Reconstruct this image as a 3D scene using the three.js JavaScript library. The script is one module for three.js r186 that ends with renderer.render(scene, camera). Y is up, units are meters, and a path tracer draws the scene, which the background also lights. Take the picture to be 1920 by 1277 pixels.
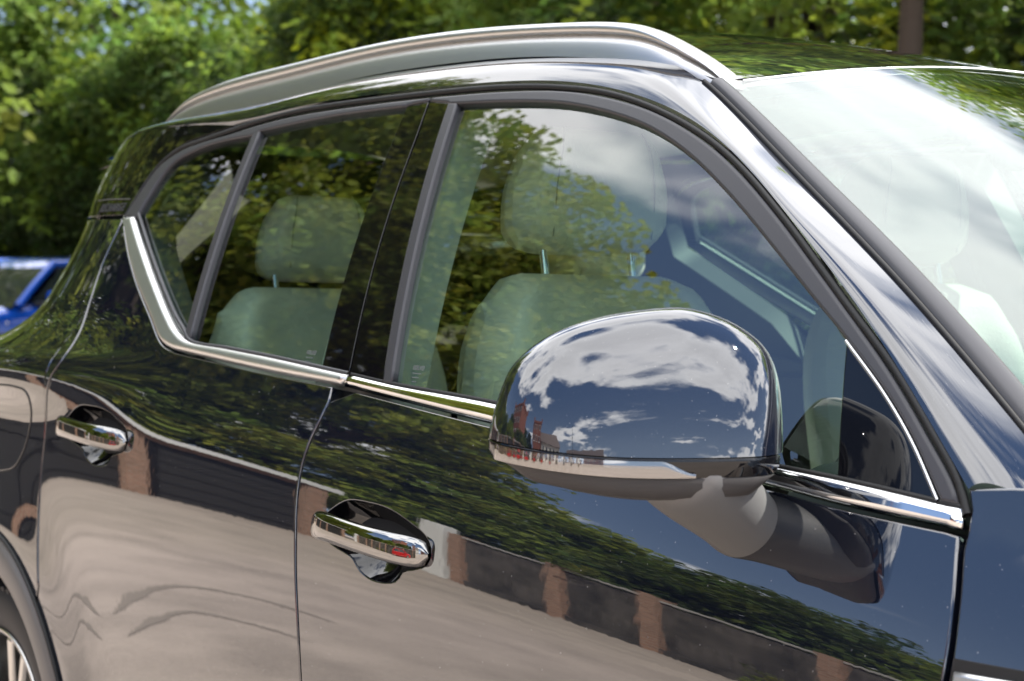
import * as THREE from 'three';
import { mergeGeometries, mergeVertices, toCreasedNormals } from 'three/addons/utils/BufferGeometryUtils.js';
import { RoundedBoxGeometry } from 'three/addons/geometries/RoundedBoxGeometry.js';
import { TextGeometry } from 'three/addons/geometries/TextGeometry.js';
import { FontLoader } from 'three/addons/loaders/FontLoader.js';

// ---------- camera, sky, sun, exposure ----------
const scene = new THREE.Scene();
const RAD = Math.PI / 180, V3 = (x, y, z) => new THREE.Vector3(x, y, z);
const camera = new THREE.PerspectiveCamera(20.34, 1024 / 681, 0.05, 1500);
{
  const yaw = -143.93 * RAD, pit = -1.94 * RAD;
  camera.position.set(3.67, 1.23, 2.39);
  const f = V3(Math.cos(pit) * Math.cos(yaw), Math.sin(pit), Math.cos(pit) * Math.sin(yaw));
  const r0 = f.clone().cross(V3(0, 1, 0)).normalize(), u0 = r0.clone().cross(f), a = 1.36 * RAD;
  camera.up.copy(u0.multiplyScalar(Math.cos(a)).addScaledVector(r0, -Math.sin(a)));
  camera.lookAt(camera.position.clone().add(f));
  camera.focus = 2.45; camera.userData.fStop = 7.5;
}
const renderer = new THREE.WebGLRenderer({ antialias: true });
renderer.toneMapping = THREE.LinearToneMapping;
renderer.toneMappingExposure = 2.4;
renderer.shadowMap.enabled = true;
const SUN = V3(0.42, 0.75, -0.51).normalize();
const sun = new THREE.DirectionalLight(new THREE.Color(1, 0.95, 0.87), 4.2);
sun.position.copy(SUN).multiplyScalar(40); sun.castShadow = true;
Object.assign(sun.shadow.camera, { left: -30, right: 30, top: 30, bottom: -30, near: 1, far: 120 });
sun.shadow.mapSize.set(4096, 4096);
scene.add(sun, sun.target);

// ---------- seeded noise ----------
let seed = 7;
const rnd = () => { seed = (seed + 0x6d2b79f5) | 0; let t = Math.imul(seed ^ (seed >>> 15), 1 | seed); t = (t + Math.imul(t ^ (t >>> 7), 61 | t)) ^ t; return ((t ^ (t >>> 14)) >>> 0) / 4294967296; };
const rr = (a, b) => a + (b - a) * rnd();
const hash = (x, y, s) => { let h = Math.imul(x | 0, 374761393) ^ Math.imul(y | 0, 668265263) ^ Math.imul(s | 0, 974634777); h = Math.imul(h ^ (h >>> 13), 1274126177); return ((h ^ (h >>> 16)) >>> 0) / 4294967296; };
const vn = (x, y, s, per = 0) => {
  const xi = Math.floor(x), yi = Math.floor(y), fx = x - xi, fy = y - yi, m = (a) => (per ? ((a % per) + per) % per : a);
  const u = fx * fx * fx * (fx * (fx * 6 - 15) + 10), v = fy * fy * fy * (fy * (fy * 6 - 15) + 10);
  const a = hash(m(xi), m(yi), s), b = hash(m(xi + 1), m(yi), s), c = hash(m(xi), m(yi + 1), s), d = hash(m(xi + 1), m(yi + 1), s);
  return a + (b - a) * u + (c - a) * v + (a - b - c + d) * u * v;
};
const fbm = (x, y, o, s, per = 0) => { let r = 0, a = 0.5, n = 0; for (let i = 0; i < o; i++) { r += a * vn(x, y, s + i * 17, per); n += a; a *= 0.5; x *= 2; y *= 2; per *= 2; } return r / n; };
const clamp = (x, a, b) => Math.min(b, Math.max(a, x)), mix = (a, b, t) => a + (b - a) * t;
const ss = (a, b, x) => { const t = clamp((x - a) / (b - a), 0, 1); return t * t * (3 - 2 * t); };

// ---------- sky: clear blue with a layer of broken cloud ----------
{
  const W = 2048, H = 1024, d = new Float32Array(W * H * 4);
  for (let j = 0; j < H; j++) {
    const el = ((j + 0.5) / H - 0.5) * Math.PI, y = Math.sin(el), ce = Math.cos(el);
    for (let i = 0; i < W; i++) {
      const az = ((i + 0.5) / W - 0.5) * 2 * Math.PI, x = ce * Math.cos(az), z = ce * Math.sin(az), k = (j * W + i) * 4;
      const yy = Math.max(y, 0), h = Math.pow(1 - yy, 3.2);
      let c = [mix(0.085, 0.33, h), mix(0.15, 0.43, h), mix(0.3, 0.58, h)];
      if (y > 0) {
        const q = 1 / (yy + 0.16), px = x * q - 1.989, pz = z * q + 15.117;
        const wx = px + 0.5 * fbm(px * 0.8 + 9, pz * 0.8, 3, 91), wz = pz + 0.5 * fbm(px * 0.8, pz * 0.8 + 5, 3, 57);
        const n = 0.62 * fbm(wx * 1.05 + 3.1, wz * 1.05 + 1.7, 7, 11) + 0.38 * fbm(wx * 3.2, wz * 3.2, 5, 29);
        const thr = mix(0.55, 0.455, ss(0.3, 0.75, y)) - 0.05 * (1 - ss(0.12, 0.36, y)), a = ss(thr, thr + 0.11, n) * ss(0.0, 0.05, y);
        const thick = ss(thr + 0.04, thr + 0.22, n), lit = mix(1.4, 1.12, thick) * mix(0.92, 1.08, fbm(wx * 5, wz * 5, 3, 71));
        c = [mix(c[0], lit, a), mix(c[1], lit * 1.0, a), mix(c[2], lit * 1.02, a)];
      }
      d[k] = c[0]; d[k + 1] = c[1]; d[k + 2] = c[2]; d[k + 3] = 1;
    }
  }
  const t = new THREE.DataTexture(d, W, H, THREE.RGBAFormat, THREE.FloatType);
  t.mapping = THREE.EquirectangularReflectionMapping; t.magFilter = THREE.LinearFilter; t.needsUpdate = true;
  scene.background = t; scene.environment = t;
}

// ---------- textures ----------
function tex(n, fn, srgb, rep) {
  const d = new Uint8Array(n * n * 4);
  for (let j = 0; j < n; j++) for (let i = 0; i < n; i++) { const c = fn(i / n, j / n), k = (j * n + i) * 4; d[k] = c[0] * 255; d[k + 1] = c[1] * 255; d[k + 2] = c[2] * 255; d[k + 3] = 255; }
  const t = new THREE.DataTexture(d, n, n); t.wrapS = t.wrapT = THREE.RepeatWrapping; t.magFilter = THREE.LinearFilter;
  if (srgb) t.colorSpace = THREE.SRGBColorSpace;
  if (rep) t.repeat.set(rep, rep);
  t.needsUpdate = true; return t;
}
const g3 = (v) => [v, v, v];
const lin2s = (c) => (c <= 0.0031308 ? c * 12.92 : 1.055 * Math.pow(c, 1 / 2.4) - 0.055);
const lcol = (r, g, b, m) => [clamp(lin2s(r * m), 0, 1), clamp(lin2s(g * m), 0, 1), clamp(lin2s(b * m), 0, 1)];

// ---------- materials ----------
const std = (o) => new THREE.MeshStandardMaterial(o), phy = (o) => new THREE.MeshPhysicalMaterial(o);
const rgb = (r, g, b) => new THREE.Color().setRGB(r, g, b);
// fine orange peel of the lacquer, 1 m tile
const peel = tex(512, (u, v) => g3(0.5 * fbm(u * 12, v * 12, 3, 3, 12) + 0.5 * fbm(u * 80, v * 80, 2, 5, 80)), false);
// dust specks on the paint (0.6 m tile): tiny pale grains
const dustSpots = Array.from({ length: 650 }, () => [rnd(), rnd(), 0.0005 + 0.0011 * Math.pow(rnd(), 3)]);
const dustT = (() => {
  const n = 1024, a = new Float32Array(n * n);
  for (const [x, y, r] of dustSpots) { const R = Math.ceil(r * n) + 1, cx = Math.floor(x * n), cy = Math.floor(y * n); for (let j = -R; j <= R; j++) for (let i = -R; i <= R; i++) if (Math.hypot(i, j) <= r * n) a[((cy + j + n) % n) * n + ((cx + i + n) % n)] = 0.5 + 0.5 * hash(cx, cy, 4); }
  return tex(n, (u, v) => { const k = a[Math.floor(v * n) * n + Math.floor(u * n)]; return lcol(mix(0.006, 0.3, k), mix(0.0075, 0.29, k), mix(0.015, 0.28, k), 1); }, true, 1 / 0.6);
})();
const M = {
  paint: phy({ name: 'paint', map: dustT, roughness: 0.02, metalness: 0, ior: 2.05, clearcoat: 1, clearcoatRoughness: 0.0, bumpMap: peel, bumpScale: 0.00005 }),
  gloss: phy({ name: 'gloss_black', color: rgb(0.004, 0.004, 0.005), roughness: 0.02, ior: 1.55 }),
  trim: std({ name: 'matt_trim', color: rgb(0.048, 0.048, 0.054), roughness: 0.4 }),
  rubber: std({ name: 'rubber', color: rgb(0.008, 0.008, 0.008), roughness: 0.6 }),
  dark: std({ name: 'dark_shell', color: rgb(0.006, 0.006, 0.007), roughness: 0.8 }),
  satin: std({ name: 'satin_metal', color: rgb(0.78, 0.78, 0.77), metalness: 1, roughness: 0.36 }),
  rail: std({ name: 'brushed_alloy', color: rgb(0.66, 0.66, 0.65), metalness: 1, roughness: 0.36 }),
  chrome: std({ name: 'chrome', color: rgb(0.82, 0.82, 0.82), metalness: 1, roughness: 0.06 }),
  smoked: std({ name: 'smoked_chrome', color: rgb(0.33, 0.325, 0.32), metalness: 1, roughness: 0.05 }),
  glass: phy({ name: 'tinted_glass', color: rgb(0.7, 0.88, 0.79), transmission: 1, thickness: 0, roughness: 0, ior: 2.33 }),
  screen: phy({ name: 'windscreen_glass', color: rgb(0.6, 0.7, 0.65), transmission: 1, thickness: 0, roughness: 0, ior: 2.33 }),
  lens: phy({ name: 'clear_lens', color: rgb(0.95, 0.95, 0.95), transmission: 1, thickness: 0, roughness: 0.0, ior: 1.6 }),
  plastic: std({ name: 'grained_plastic', color: rgb(0.055, 0.052, 0.052), roughness: 0.45, bumpMap: tex(256, (u, v) => g3(fbm(u * 60, v * 60, 2, 77, 60)), false, 8), bumpScale: 0.0002 }),
  armGrey: std({ name: 'silver_grey_plastic', color: rgb(0.17, 0.17, 0.17), metalness: 0.25, roughness: 0.42 }),
  cladding: std({ name: 'arch_plastic', color: rgb(0.13, 0.122, 0.115), roughness: 0.38 }),
  leather: std({ name: 'cream_leather', color: rgb(0.62, 0.59, 0.51), roughness: 0.5, bumpMap: tex(512, (u, v) => g3(0.6 * fbm(u * 7, v * 9, 4, 15, 1) + 0.4 * fbm(u * 120, v * 120, 2, 18, 120)), false, 2.2), bumpScale: 0.0018 }),
  cabin: std({ name: 'cabin_trim', color: rgb(0.28, 0.28, 0.26), roughness: 0.7 }),
  cabinDark: std({ name: 'cabin_dark', color: rgb(0.03, 0.03, 0.032), roughness: 0.6 }),
  lining: std({ name: 'headlining', color: rgb(0.5, 0.49, 0.45), roughness: 0.9 }),
  tyre: std({ name: 'tyre', color: rgb(0.018, 0.018, 0.02), roughness: 0.55 }),
  alloy: std({ name: 'alloy', color: rgb(0.66, 0.65, 0.62), metalness: 1, roughness: 0.22 }),
};

// ---------- helpers ----------
const used = new Map();
const numbered = (n) => { const k = used.get(n) ?? 0; used.set(n, k + 1); return k ? n + '_' + String(k).padStart(3, '0') : n; };
function thing(name, label, category, group, pos = [0, 0, 0], turn = 0) {
  const o = new THREE.Group(); o.name = numbered(name); o.position.set(...pos); o.rotation.y = turn; o.userData = { label, category }; if (group) o.userData.group = group; scene.add(o); return o;
}
function mesh(name, geo, mat, parent, label) {
  const m = new THREE.Mesh(Array.isArray(geo) ? mergeGeometries(geo.map((g) => { const q = g.index ? g.toNonIndexed() : g.clone(); for (const k of Object.keys(q.attributes)) if (!['position', 'normal', 'uv'].includes(k)) q.deleteAttribute(k); return q; })) : geo, mat);
  m.name = name; m.castShadow = m.receiveShadow = true; if (label) m.userData.label = label; parent.add(m); return m;
}
function struct(name, geo, mat) { const m = mesh(name, geo, mat, scene); m.name = numbered(name); m.userData.kind = 'structure'; return m; }
const box = (w, h, d, x = 0, y = 0, z = 0, r = 0, s = 2) => (r ? new RoundedBoxGeometry(w, h, d, s, r) : new THREE.BoxGeometry(w, h, d)).translate(x, y, z);
const spl = (xs, ys) => {      // natural cubic spline
  const n = xs.length, h = xs.slice(1).map((x, i) => x - xs[i]), a = [0], b = [1], c = [0], d = [0];
  for (let i = 1; i < n - 1; i++) { a[i] = h[i - 1]; b[i] = 2 * (h[i - 1] + h[i]); c[i] = h[i]; d[i] = 6 * ((ys[i + 1] - ys[i]) / h[i] - (ys[i] - ys[i - 1]) / h[i - 1]); }
  a[n - 1] = 0; b[n - 1] = 1; c[n - 1] = 0; d[n - 1] = 0;
  for (let i = 1; i < n; i++) { const m = a[i] / b[i - 1]; b[i] -= m * c[i - 1]; d[i] -= m * d[i - 1]; }
  const m = Array(n); m[n - 1] = d[n - 1] / b[n - 1]; for (let i = n - 2; i >= 0; i--) m[i] = (d[i] - c[i] * m[i + 1]) / b[i];
  return (x) => { let i = 0; while (i < n - 2 && x > xs[i + 1]) i++; const A = (xs[i + 1] - x) / h[i], B = 1 - A; return A * ys[i] + B * ys[i + 1] + ((A ** 3 - A) * m[i] + (B ** 3 - B) * m[i + 1]) * h[i] * h[i] / 6; };
};
const crv = (pts, n = 40, closed = false) => new THREE.CatmullRomCurve3(pts.map((p) => V3(p[0], p[1], p[2] ?? 0)), closed, 'centripetal').getSpacedPoints(n).slice(0, closed ? n : n + 1).map((p) => [p.x, p.y, p.z]);
const lerpPts = (a, b, n) => Array.from({ length: n + 1 }, (_, i) => a.map((v, k) => mix(v, b[k], i / n)));
// grid surface from a function (u,v) -> [x,y,z]
function grid(nu, nv, f, flip = false, closedU = false) {
  const p = [], uv = [], ix = [];
  for (let j = 0; j <= nv; j++) for (let i = 0; i <= nu; i++) { p.push(...f(closedU && i === nu ? 0 : i / nu, j / nv)); uv.push(i / nu, j / nv); }
  for (let j = 0; j < nv; j++) for (let i = 0; i < nu; i++) { const a = j * (nu + 1) + i, b = a + 1, c = a + nu + 1, e = c + 1; if (flip) ix.push(a, c, b, b, c, e); else ix.push(a, b, c, b, e, c); }
  const g = new THREE.BufferGeometry(); g.setAttribute('position', new THREE.Float32BufferAttribute(p, 3)); g.setAttribute('uv', new THREE.Float32BufferAttribute(uv, 2)); g.setIndex(ix); g.computeVertexNormals();
  if (closedU) { const nn = g.attributes.normal; for (let j = 0; j <= nv; j++) { const a = j * (nu + 1), b = a + nu, v = V3(nn.getX(a) + nn.getX(b), nn.getY(a) + nn.getY(b), nn.getZ(a) + nn.getZ(b)).normalize(); nn.setXYZ(a, v.x, v.y, v.z); nn.setXYZ(b, v.x, v.y, v.z); } }
  return g;
}

// ---------- the car's side surface: z = S(x, y), x forward, y up ----------
const GY = -0.14;
const yb = (x) => 1.0795 - (x > 0.3 ? 0.0236 * (x - 0.3) ** 2 : 0);
const Wb = (x) => 0.884 - (x > 1.55 ? 0.0238 : 0.01) * (x - 1.55) ** 2;
const prof = spl([-1.2, -0.9, -0.65, -0.5, -0.4, -0.3, -0.2, -0.12, -0.06, 0], [-0.04, 0.03, 0.0555, 0.067, 0.071, 0.0702, 0.0632, 0.049, 0.028, 0]);
function S(x, y) {
  const t = y - yb(x), r = Math.max(0.25 - x, 0);
  const f = Math.max(0, x - 2.55);
  return Wb(x) + (t > 0 ? -(0.36 * t + 0.28 * t * t) : prof(Math.max(t, -1.2))) - (0.62 - 0.05 * ss(0.2, 0.35, t) + 0.25 * Math.exp(-(((t - 0.2) / 0.09) ** 2))) * r ** 4 * ss(-0.1, 0.09, t) + 0.045 * ss(0.7, -0.2, x) * Math.exp(-(((t + 0.05) / 0.075) ** 2)) - 0.12 * f * f * f
    + 0.02 * (Math.exp(-((Math.max(Math.hypot(x + 0.17, y - 0.21) - 0.44, 0) / 0.12) ** 2)) + Math.exp(-((Math.max(Math.hypot(x - 2.87, y - 0.21) - 0.44, 0) / 0.12) ** 2)));
}
const SN = (x, y) => { const e = 1.5e-3; return V3(-(S(x + e, y) - S(x - e, y)) / (2 * e), -(S(x, y + e) - S(x, y - e)) / (2 * e), 1).normalize(); };
// A sheet-metal panel: outline in (x, y), laid on S at a distance, its rim rolled over with radius r and turned in by depth.
function panel(outline, { off = 0, r = 0.003, depth = 0.012, h = 0.03, side = 1, rings = 3, holes = [] } = {}) {
  let o = outline.filter((p, i) => { const q = outline[(i + 1) % outline.length]; return Math.hypot(p[0] - q[0], p[1] - q[1]) > 4e-4; }).map((p) => [p[0], p[1]]);
  if (THREE.ShapeUtils.area(o.map((p) => new THREE.Vector2(p[0], p[1]))) < 0) o.reverse();
  const dense = (loop) => loop.flatMap((p, i) => { const q = loop[(i + 1) % loop.length], k = Math.max(1, Math.ceil(Math.hypot(p[0] - q[0], p[1] - q[1]) / h)); return Array.from({ length: k }, (_, j) => [mix(p[0], q[0], j / k), mix(p[1], q[1], j / k)]); });
  o = dense(o);
  const norms = (loop) => loop.map((p, i) => { const a = loop[(i + loop.length - 1) % loop.length], b = loop[(i + 1) % loop.length]; const e1 = [p[0] - a[0], p[1] - a[1]], e2 = [b[0] - p[0], b[1] - p[1]], l1 = Math.hypot(...e1) || 1, l2 = Math.hypot(...e2) || 1; let n = [e1[1] / l1 + e2[1] / l2, -e1[0] / l1 - e2[0] / l2]; const l = Math.hypot(...n) || 1; n = [n[0] / l, n[1] / l]; const c = Math.max(0.45, (n[0] * e1[1] - n[1] * e1[0]) / l1); return [n[0], n[1], 1 / c]; });
  const pos = [], nor = [], uvs = [], idx = [];
  const put = (x, y, d, n) => { const N = SN(x, y); pos.push(x + N.x * d, y + N.y * d, (S(x, y) + N.z * d) * side); const q = n ?? N; nor.push(q.x, q.y, q.z * side); uvs.push(x, y); return pos.length / 3 - 1; };
  const loops = [{ l: o, s: 1 }, ...holes.map((hh) => { let l = hh.map((p) => [p[0], p[1]]); if (THREE.ShapeUtils.area(l.map((p) => new THREE.Vector2(p[0], p[1]))) < 0) l.reverse(); return { l: dense(l), s: -1 }; })];
  for (const L of loops) { L.n = norms(L.l); L.in = L.l.map((p, i) => [p[0] - L.s * L.n[i][0] * r * L.n[i][2], p[1] - L.s * L.n[i][1] * r * L.n[i][2]]); }
  // face: ear clipping, then every edge longer than h halved until none is left
  const all = loops.flatMap((L) => L.in), vid = [];
  let tris = THREE.ShapeUtils.triangulateShape(loops[0].in.map((p) => new THREE.Vector2(...p)), loops.slice(1).map((L) => L.in.map((p) => new THREE.Vector2(...p))));
  const P = all.slice();
  for (let it = 0; it < 12; it++) {
    const mid = new Map(), key = (a, b) => (a < b ? a * 1e6 + b : b * 1e6 + a); let any = false;
    const m = (a, b) => { if (Math.hypot(P[a][0] - P[b][0], P[a][1] - P[b][1]) <= h * 1.45) return -1; const k = key(a, b); if (!mid.has(k)) { P.push([(P[a][0] + P[b][0]) / 2, (P[a][1] + P[b][1]) / 2]); mid.set(k, P.length - 1); } any = true; return mid.get(k); };
    const out = [];
    for (const [a, b, c] of tris) {
      const x = m(a, b), y = m(b, c), z = m(c, a), k = (x >= 0) + (y >= 0) + (z >= 0);
      if (k === 0) out.push([a, b, c]);
      else if (k === 3) out.push([a, x, z], [x, b, y], [z, y, c], [x, y, z]);
      else if (k === 1) { if (x >= 0) out.push([a, x, c], [x, b, c]); else if (y >= 0) out.push([b, y, a], [y, c, a]); else out.push([c, z, b], [z, a, b]); }
      else if (x < 0) out.push([a, b, y], [a, y, z], [z, y, c]);
      else if (y < 0) out.push([b, c, z], [b, z, x], [x, z, a]);
      else out.push([c, a, x], [c, x, y], [y, x, b]);
    }
    tris = out; if (!any) break;
  }
  P.forEach((p, i) => { vid[i] = put(p[0], p[1], off); });
  const tri = (a, b, c) => (side > 0 ? idx.push(a, b, c) : idx.push(a, c, b));
  for (const [a, b, c] of tris) { const A = P[a], B = P[b], C = P[c]; ((B[0] - A[0]) * (C[1] - A[1]) - (B[1] - A[1]) * (C[0] - A[0]) > 0) ? tri(vid[a], vid[b], vid[c]) : tri(vid[a], vid[c], vid[b]); }
  if (r > 0) {
    let base = 0;
    for (const L of loops) {
      const n = L.l.length; let prev = L.l.map((_, i) => vid[base + i]); base += n;
      const ringList = []; for (let k = 1; k <= rings; k++) { const a = (k / rings) * Math.PI / 2; ringList.push([Math.sin(a), r * (1 - Math.cos(a)), a]); } ringList.push([1, Math.max(depth, r), Math.PI / 2]);
      for (const [f, d, a] of ringList) {
        const cur = L.l.map((p, i) => { const q = L.in[i], x = mix(q[0], p[0], f), y = mix(q[1], p[1], f), N = SN(x, y), m = L.n[i]; const nn = V3(N.x * Math.cos(a) + L.s * m[0] * Math.sin(a), N.y * Math.cos(a) + L.s * m[1] * Math.sin(a), N.z * Math.cos(a)).normalize(); return put(x, y, off - d, nn); });
        for (let i = 0; i < n; i++) { const j = (i + 1) % n; if (L.s > 0) { tri(prev[i], cur[i], cur[j]); tri(prev[i], cur[j], prev[j]); } else { tri(prev[i], cur[j], cur[i]); tri(prev[i], prev[j], cur[j]); } }
        prev = cur;
      }
    }
  }
  const g = new THREE.BufferGeometry(); g.setAttribute('position', new THREE.Float32BufferAttribute(pos, 3)); g.setAttribute('normal', new THREE.Float32BufferAttribute(nor, 3)); g.setAttribute('uv', new THREE.Float32BufferAttribute(uvs, 2)); g.setIndex(idx); return g;
}
const onS = (p, off = 0, side = 1) => { const N = SN(p[0], p[1]); return V3(p[0] + N.x * off, p[1] + N.y * off, (S(p[0], p[1]) + N.z * off) * side); };
const tube = (pts, rad, n = 60, m = 8, closed = false) => new THREE.TubeGeometry(new THREE.CatmullRomCurve3(pts, closed, 'centripetal'), n, rad, m, closed);

// ================= the setting =================
const asphaltT = tex(1024, (u, v) => { const n = fbm(u * 12, v * 12, 5, 21, 12), f = hash(Math.floor(u * 1024), Math.floor(v * 1024), 9), s = ss(0.6, 0.75, fbm(u * 5, v * 5, 4, 44, 5)); const m = 0.78 + 0.3 * (n - 0.5) + 0.3 * (f - 0.5) - 0.1 * s; return lcol(0.41, 0.345, 0.3, m); }, true, 1 / 5);
const asphaltB = tex(512, (u, v) => g3(hash(Math.floor(u * 512), Math.floor(v * 512), 3) * 0.6 + 0.4 * fbm(u * 40, v * 40, 3, 6, 40)), false, 1 / 2);
{
  const n = 90, g = new THREE.PlaneGeometry(360, 360, n, n).rotateX(-Math.PI / 2).translate(0, GY, 0), p = g.attributes.position, uv = g.attributes.uv, c = [];
  for (let i = 0; i < p.count; i++) { // denser near the car
    const sx = p.getX(i) / 180, sz = p.getZ(i) / 180, x = Math.sign(sx) * Math.abs(sx) ** 2.2 * 180, z = Math.sign(sz) * Math.abs(sz) ** 2.2 * 180; p.setXYZ(i, x, GY, z); uv.setXY(i, x, z);
    const m = 0.82 + 0.36 * fbm(x * 0.35 + 50, z * 0.35 + 50, 4, 13); c.push(m, m * mix(0.985, 1.0, vn(x * 0.2, z * 0.2, 5)), m * mix(0.95, 1, vn(x * 0.25, z * 0.25, 8)));
  }
  g.setAttribute('color', new THREE.Float32BufferAttribute(c, 3));
  struct('ground', g, std({ map: asphaltT, vertexColors: true, roughness: 0.88, bumpMap: asphaltB, bumpScale: 0.004 }));
}
const tarM = std({ color: rgb(0.2, 0.168, 0.145), roughness: 0.85 });
const seam = (pts, w) => { const c = new THREE.CatmullRomCurve3(pts.map((p) => V3(p[0], GY + 0.004, p[1]))); return grid(2, 60, (u, v) => { const q = c.getPoint(v), t = c.getTangent(v), k = (u - 0.5) * w * (0.6 + 0.8 * vn(v * 14, 1, 3)) * Math.min(1, 6 * v, 6 * (1 - v)); return [q.x - t.z * k, q.y, q.z + t.x * k]; }, false); };
struct('tarmac_seam', seam([[-2.6, 2.1], [-3.2, 2.5], [-3.6, 2.95], [-3.45, 3.3], [-2.9, 3.45]], 0.075), tarM);
struct('tarmac_seam', seam([[-2.15, 1.95], [-2.55, 2.3], [-2.75, 2.56], [-2.55, 2.75], [-2.2, 2.85]], 0.055), tarM);

// ---------- foliage ----------
const leafGeo = (size, asp, n, R, sd) => {       // a sprig: n folded leaves scattered round a twig
  seed = sd; const pos = [], nor = [], V = V3(0, 0, 0), Q = new THREE.Quaternion(), E = new THREE.Euler();
  for (let i = 0; i < n; i++) {
    const d = V3(rr(-1, 1), rr(-0.8, 0.8), rr(-1, 1)).normalize().multiplyScalar(R * Math.cbrt(rnd()));
    Q.setFromEuler(E.set(rr(-0.9, 0.9), rr(0, 6.28), rr(-0.9, 0.9))); const s = size * rr(0.7, 1.3), w = s * asp * 0.5;
    const P = [[0, 0, 0], [0.3 * s, 0.1 * w, w], [s, -0.12 * s, 0], [0.3 * s, 0.1 * w, -w], [0.72 * s, 0, w * 0.75], [0.72 * s, 0, -w * 0.75]].map((a) => V.set(...a).applyQuaternion(Q).add(d).toArray());
    for (const t of [[0, 1, 4], [0, 4, 2], [0, 2, 5], [0, 5, 3]]) { const a = V3(...P[t[0]]), b = V3(...P[t[1]]), c = V3(...P[t[2]]), N = b.clone().sub(a).cross(c.clone().sub(a)).normalize(); for (const q of [a, b, c]) { pos.push(q.x, q.y, q.z); nor.push(N.x, N.y, N.z); } }
  }
  const g = new THREE.BufferGeometry(); g.setAttribute('position', new THREE.Float32BufferAttribute(pos, 3)); g.setAttribute('normal', new THREE.Float32BufferAttribute(nor, 3)); return g;
};
const sprigs = [leafGeo(0.1, 0.75, 16, 0.24, 101), leafGeo(0.11, 0.7, 16, 0.26, 202), leafGeo(0.09, 0.8, 18, 0.24, 303)];
const bigSprigs = [leafGeo(0.17, 0.8, 16, 0.42, 404), leafGeo(0.19, 0.75, 16, 0.46, 505)];
const leafM = phy({ name: 'leaves', color: rgb(1, 1, 1), roughness: 1, transmission: 0.55, thickness: 0, side: THREE.DoubleSide, specularIntensity: 0.3 });
const barkM = std({ color: rgb(0.09, 0.07, 0.055), roughness: 0.95, bumpMap: tex(256, (u, v) => g3(fbm(u * 10, v * 3, 4, 8, 1)), false), bumpScale: 0.02 });
function leaves(name, parent, geo, places, tone) {     // places: [x, y, z, scale]
  const m = new THREE.InstancedMesh(geo, leafM, places.length), X = new THREE.Matrix4(), q = new THREE.Quaternion(), e = new THREE.Euler(), col = new THREE.Color();
  places.forEach((p, i) => { X.compose(V3(p[0], p[1], p[2]), q.setFromEuler(e.set(rr(-0.5, 0.5), rr(0, 6.28), rr(-0.5, 0.5))), V3(p[3], p[3], p[3])); m.setMatrixAt(i, X); const k = rr(0.65, 1.35) * (p[4] ?? 1), y = rr(-0.12, 0.3) + (p[5] ?? 0); m.setColorAt(i, col.setRGB(tone[0] * k * (1 + y), tone[1] * k, tone[2] * k * (1 - y))); });
  m.name = name; m.castShadow = m.receiveShadow = true; m.userData.kind = 'stuff'; parent.add(m); return m;
}
function tree(label, x, z, h, R, { n = 1500, tone = [0.085, 0.15, 0.03], big = true, trunk = 0.18, low = 0.25, group, sd = 1, lobes = 16, name = 'leafy_tree' } = {}) {
  seed = sd * 7919 + 13; const t = thing(name, label, 'tree', group, [x, GY, z]);
  const limb = (a, b, r0, r1, bend) => { const mid = a.clone().lerp(b, 0.5).add(V3(rr(-bend, bend), bend * 0.4, rr(-bend, bend))), c = new THREE.QuadraticBezierCurve3(a, mid, b); return grid(9, 12, (u, v) => { const p = c.getPoint(v), T = c.getTangent(v), s = V3(0.3, 0.2, 1).cross(T).normalize(), w = T.clone().cross(s), r = mix(r0, r1, v), an = u * 2 * Math.PI; return p.addScaledVector(s, Math.cos(an) * r).addScaledVector(w, Math.sin(an) * r).toArray(); }, false, true); };
  const top = V3(rr(-0.3, 0.3), h * 0.8, rr(-0.3, 0.3)), L = [];
  mesh('trunk', limb(V3(0, -0.05, 0), top, trunk * 1.25, trunk * 0.25, h * 0.04), barkM, t);
  const bs = [], pl = [];
  for (let i = 0; i < lobes; i++) { const a = i * 2.4 + rr(-0.4, 0.4), f = (i + 0.5) / lobes, yy = h * mix(low, 0.93, f), rad = R * Math.sqrt(Math.max(0.08, 1 - (Math.abs(f - 0.4) / 0.62) ** 2)) * rr(0.55, 0.8); const c = V3(Math.cos(a) * rad, yy, Math.sin(a) * rad); L.push([c, rr(0.36, 0.55) * R]); if (i < lobes * 0.75) bs.push(limb(V3(0, yy * 0.72, 0).lerp(top, 0.02), c, trunk * 0.42, 0.02, R * 0.12)); }
  mesh('branches', bs, barkM, t);
  for (let i = 0; i < n; i++) { const [c, r] = L[Math.floor(rnd() * L.length)]; const d = V3(rr(-1, 1), rr(-0.75, 0.75), rr(-1, 1)); d.normalize().multiplyScalar(r * Math.pow(rnd(), 0.4)); pl.push([c.x + d.x, Math.max(0.3, c.y + d.y * 0.8), c.z + d.z, rr(0.75, 1.3)]); }
  const set = big ? bigSprigs : sprigs; leaves('crown', t, set[sd % set.length], pl, tone); return t;
}
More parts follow.
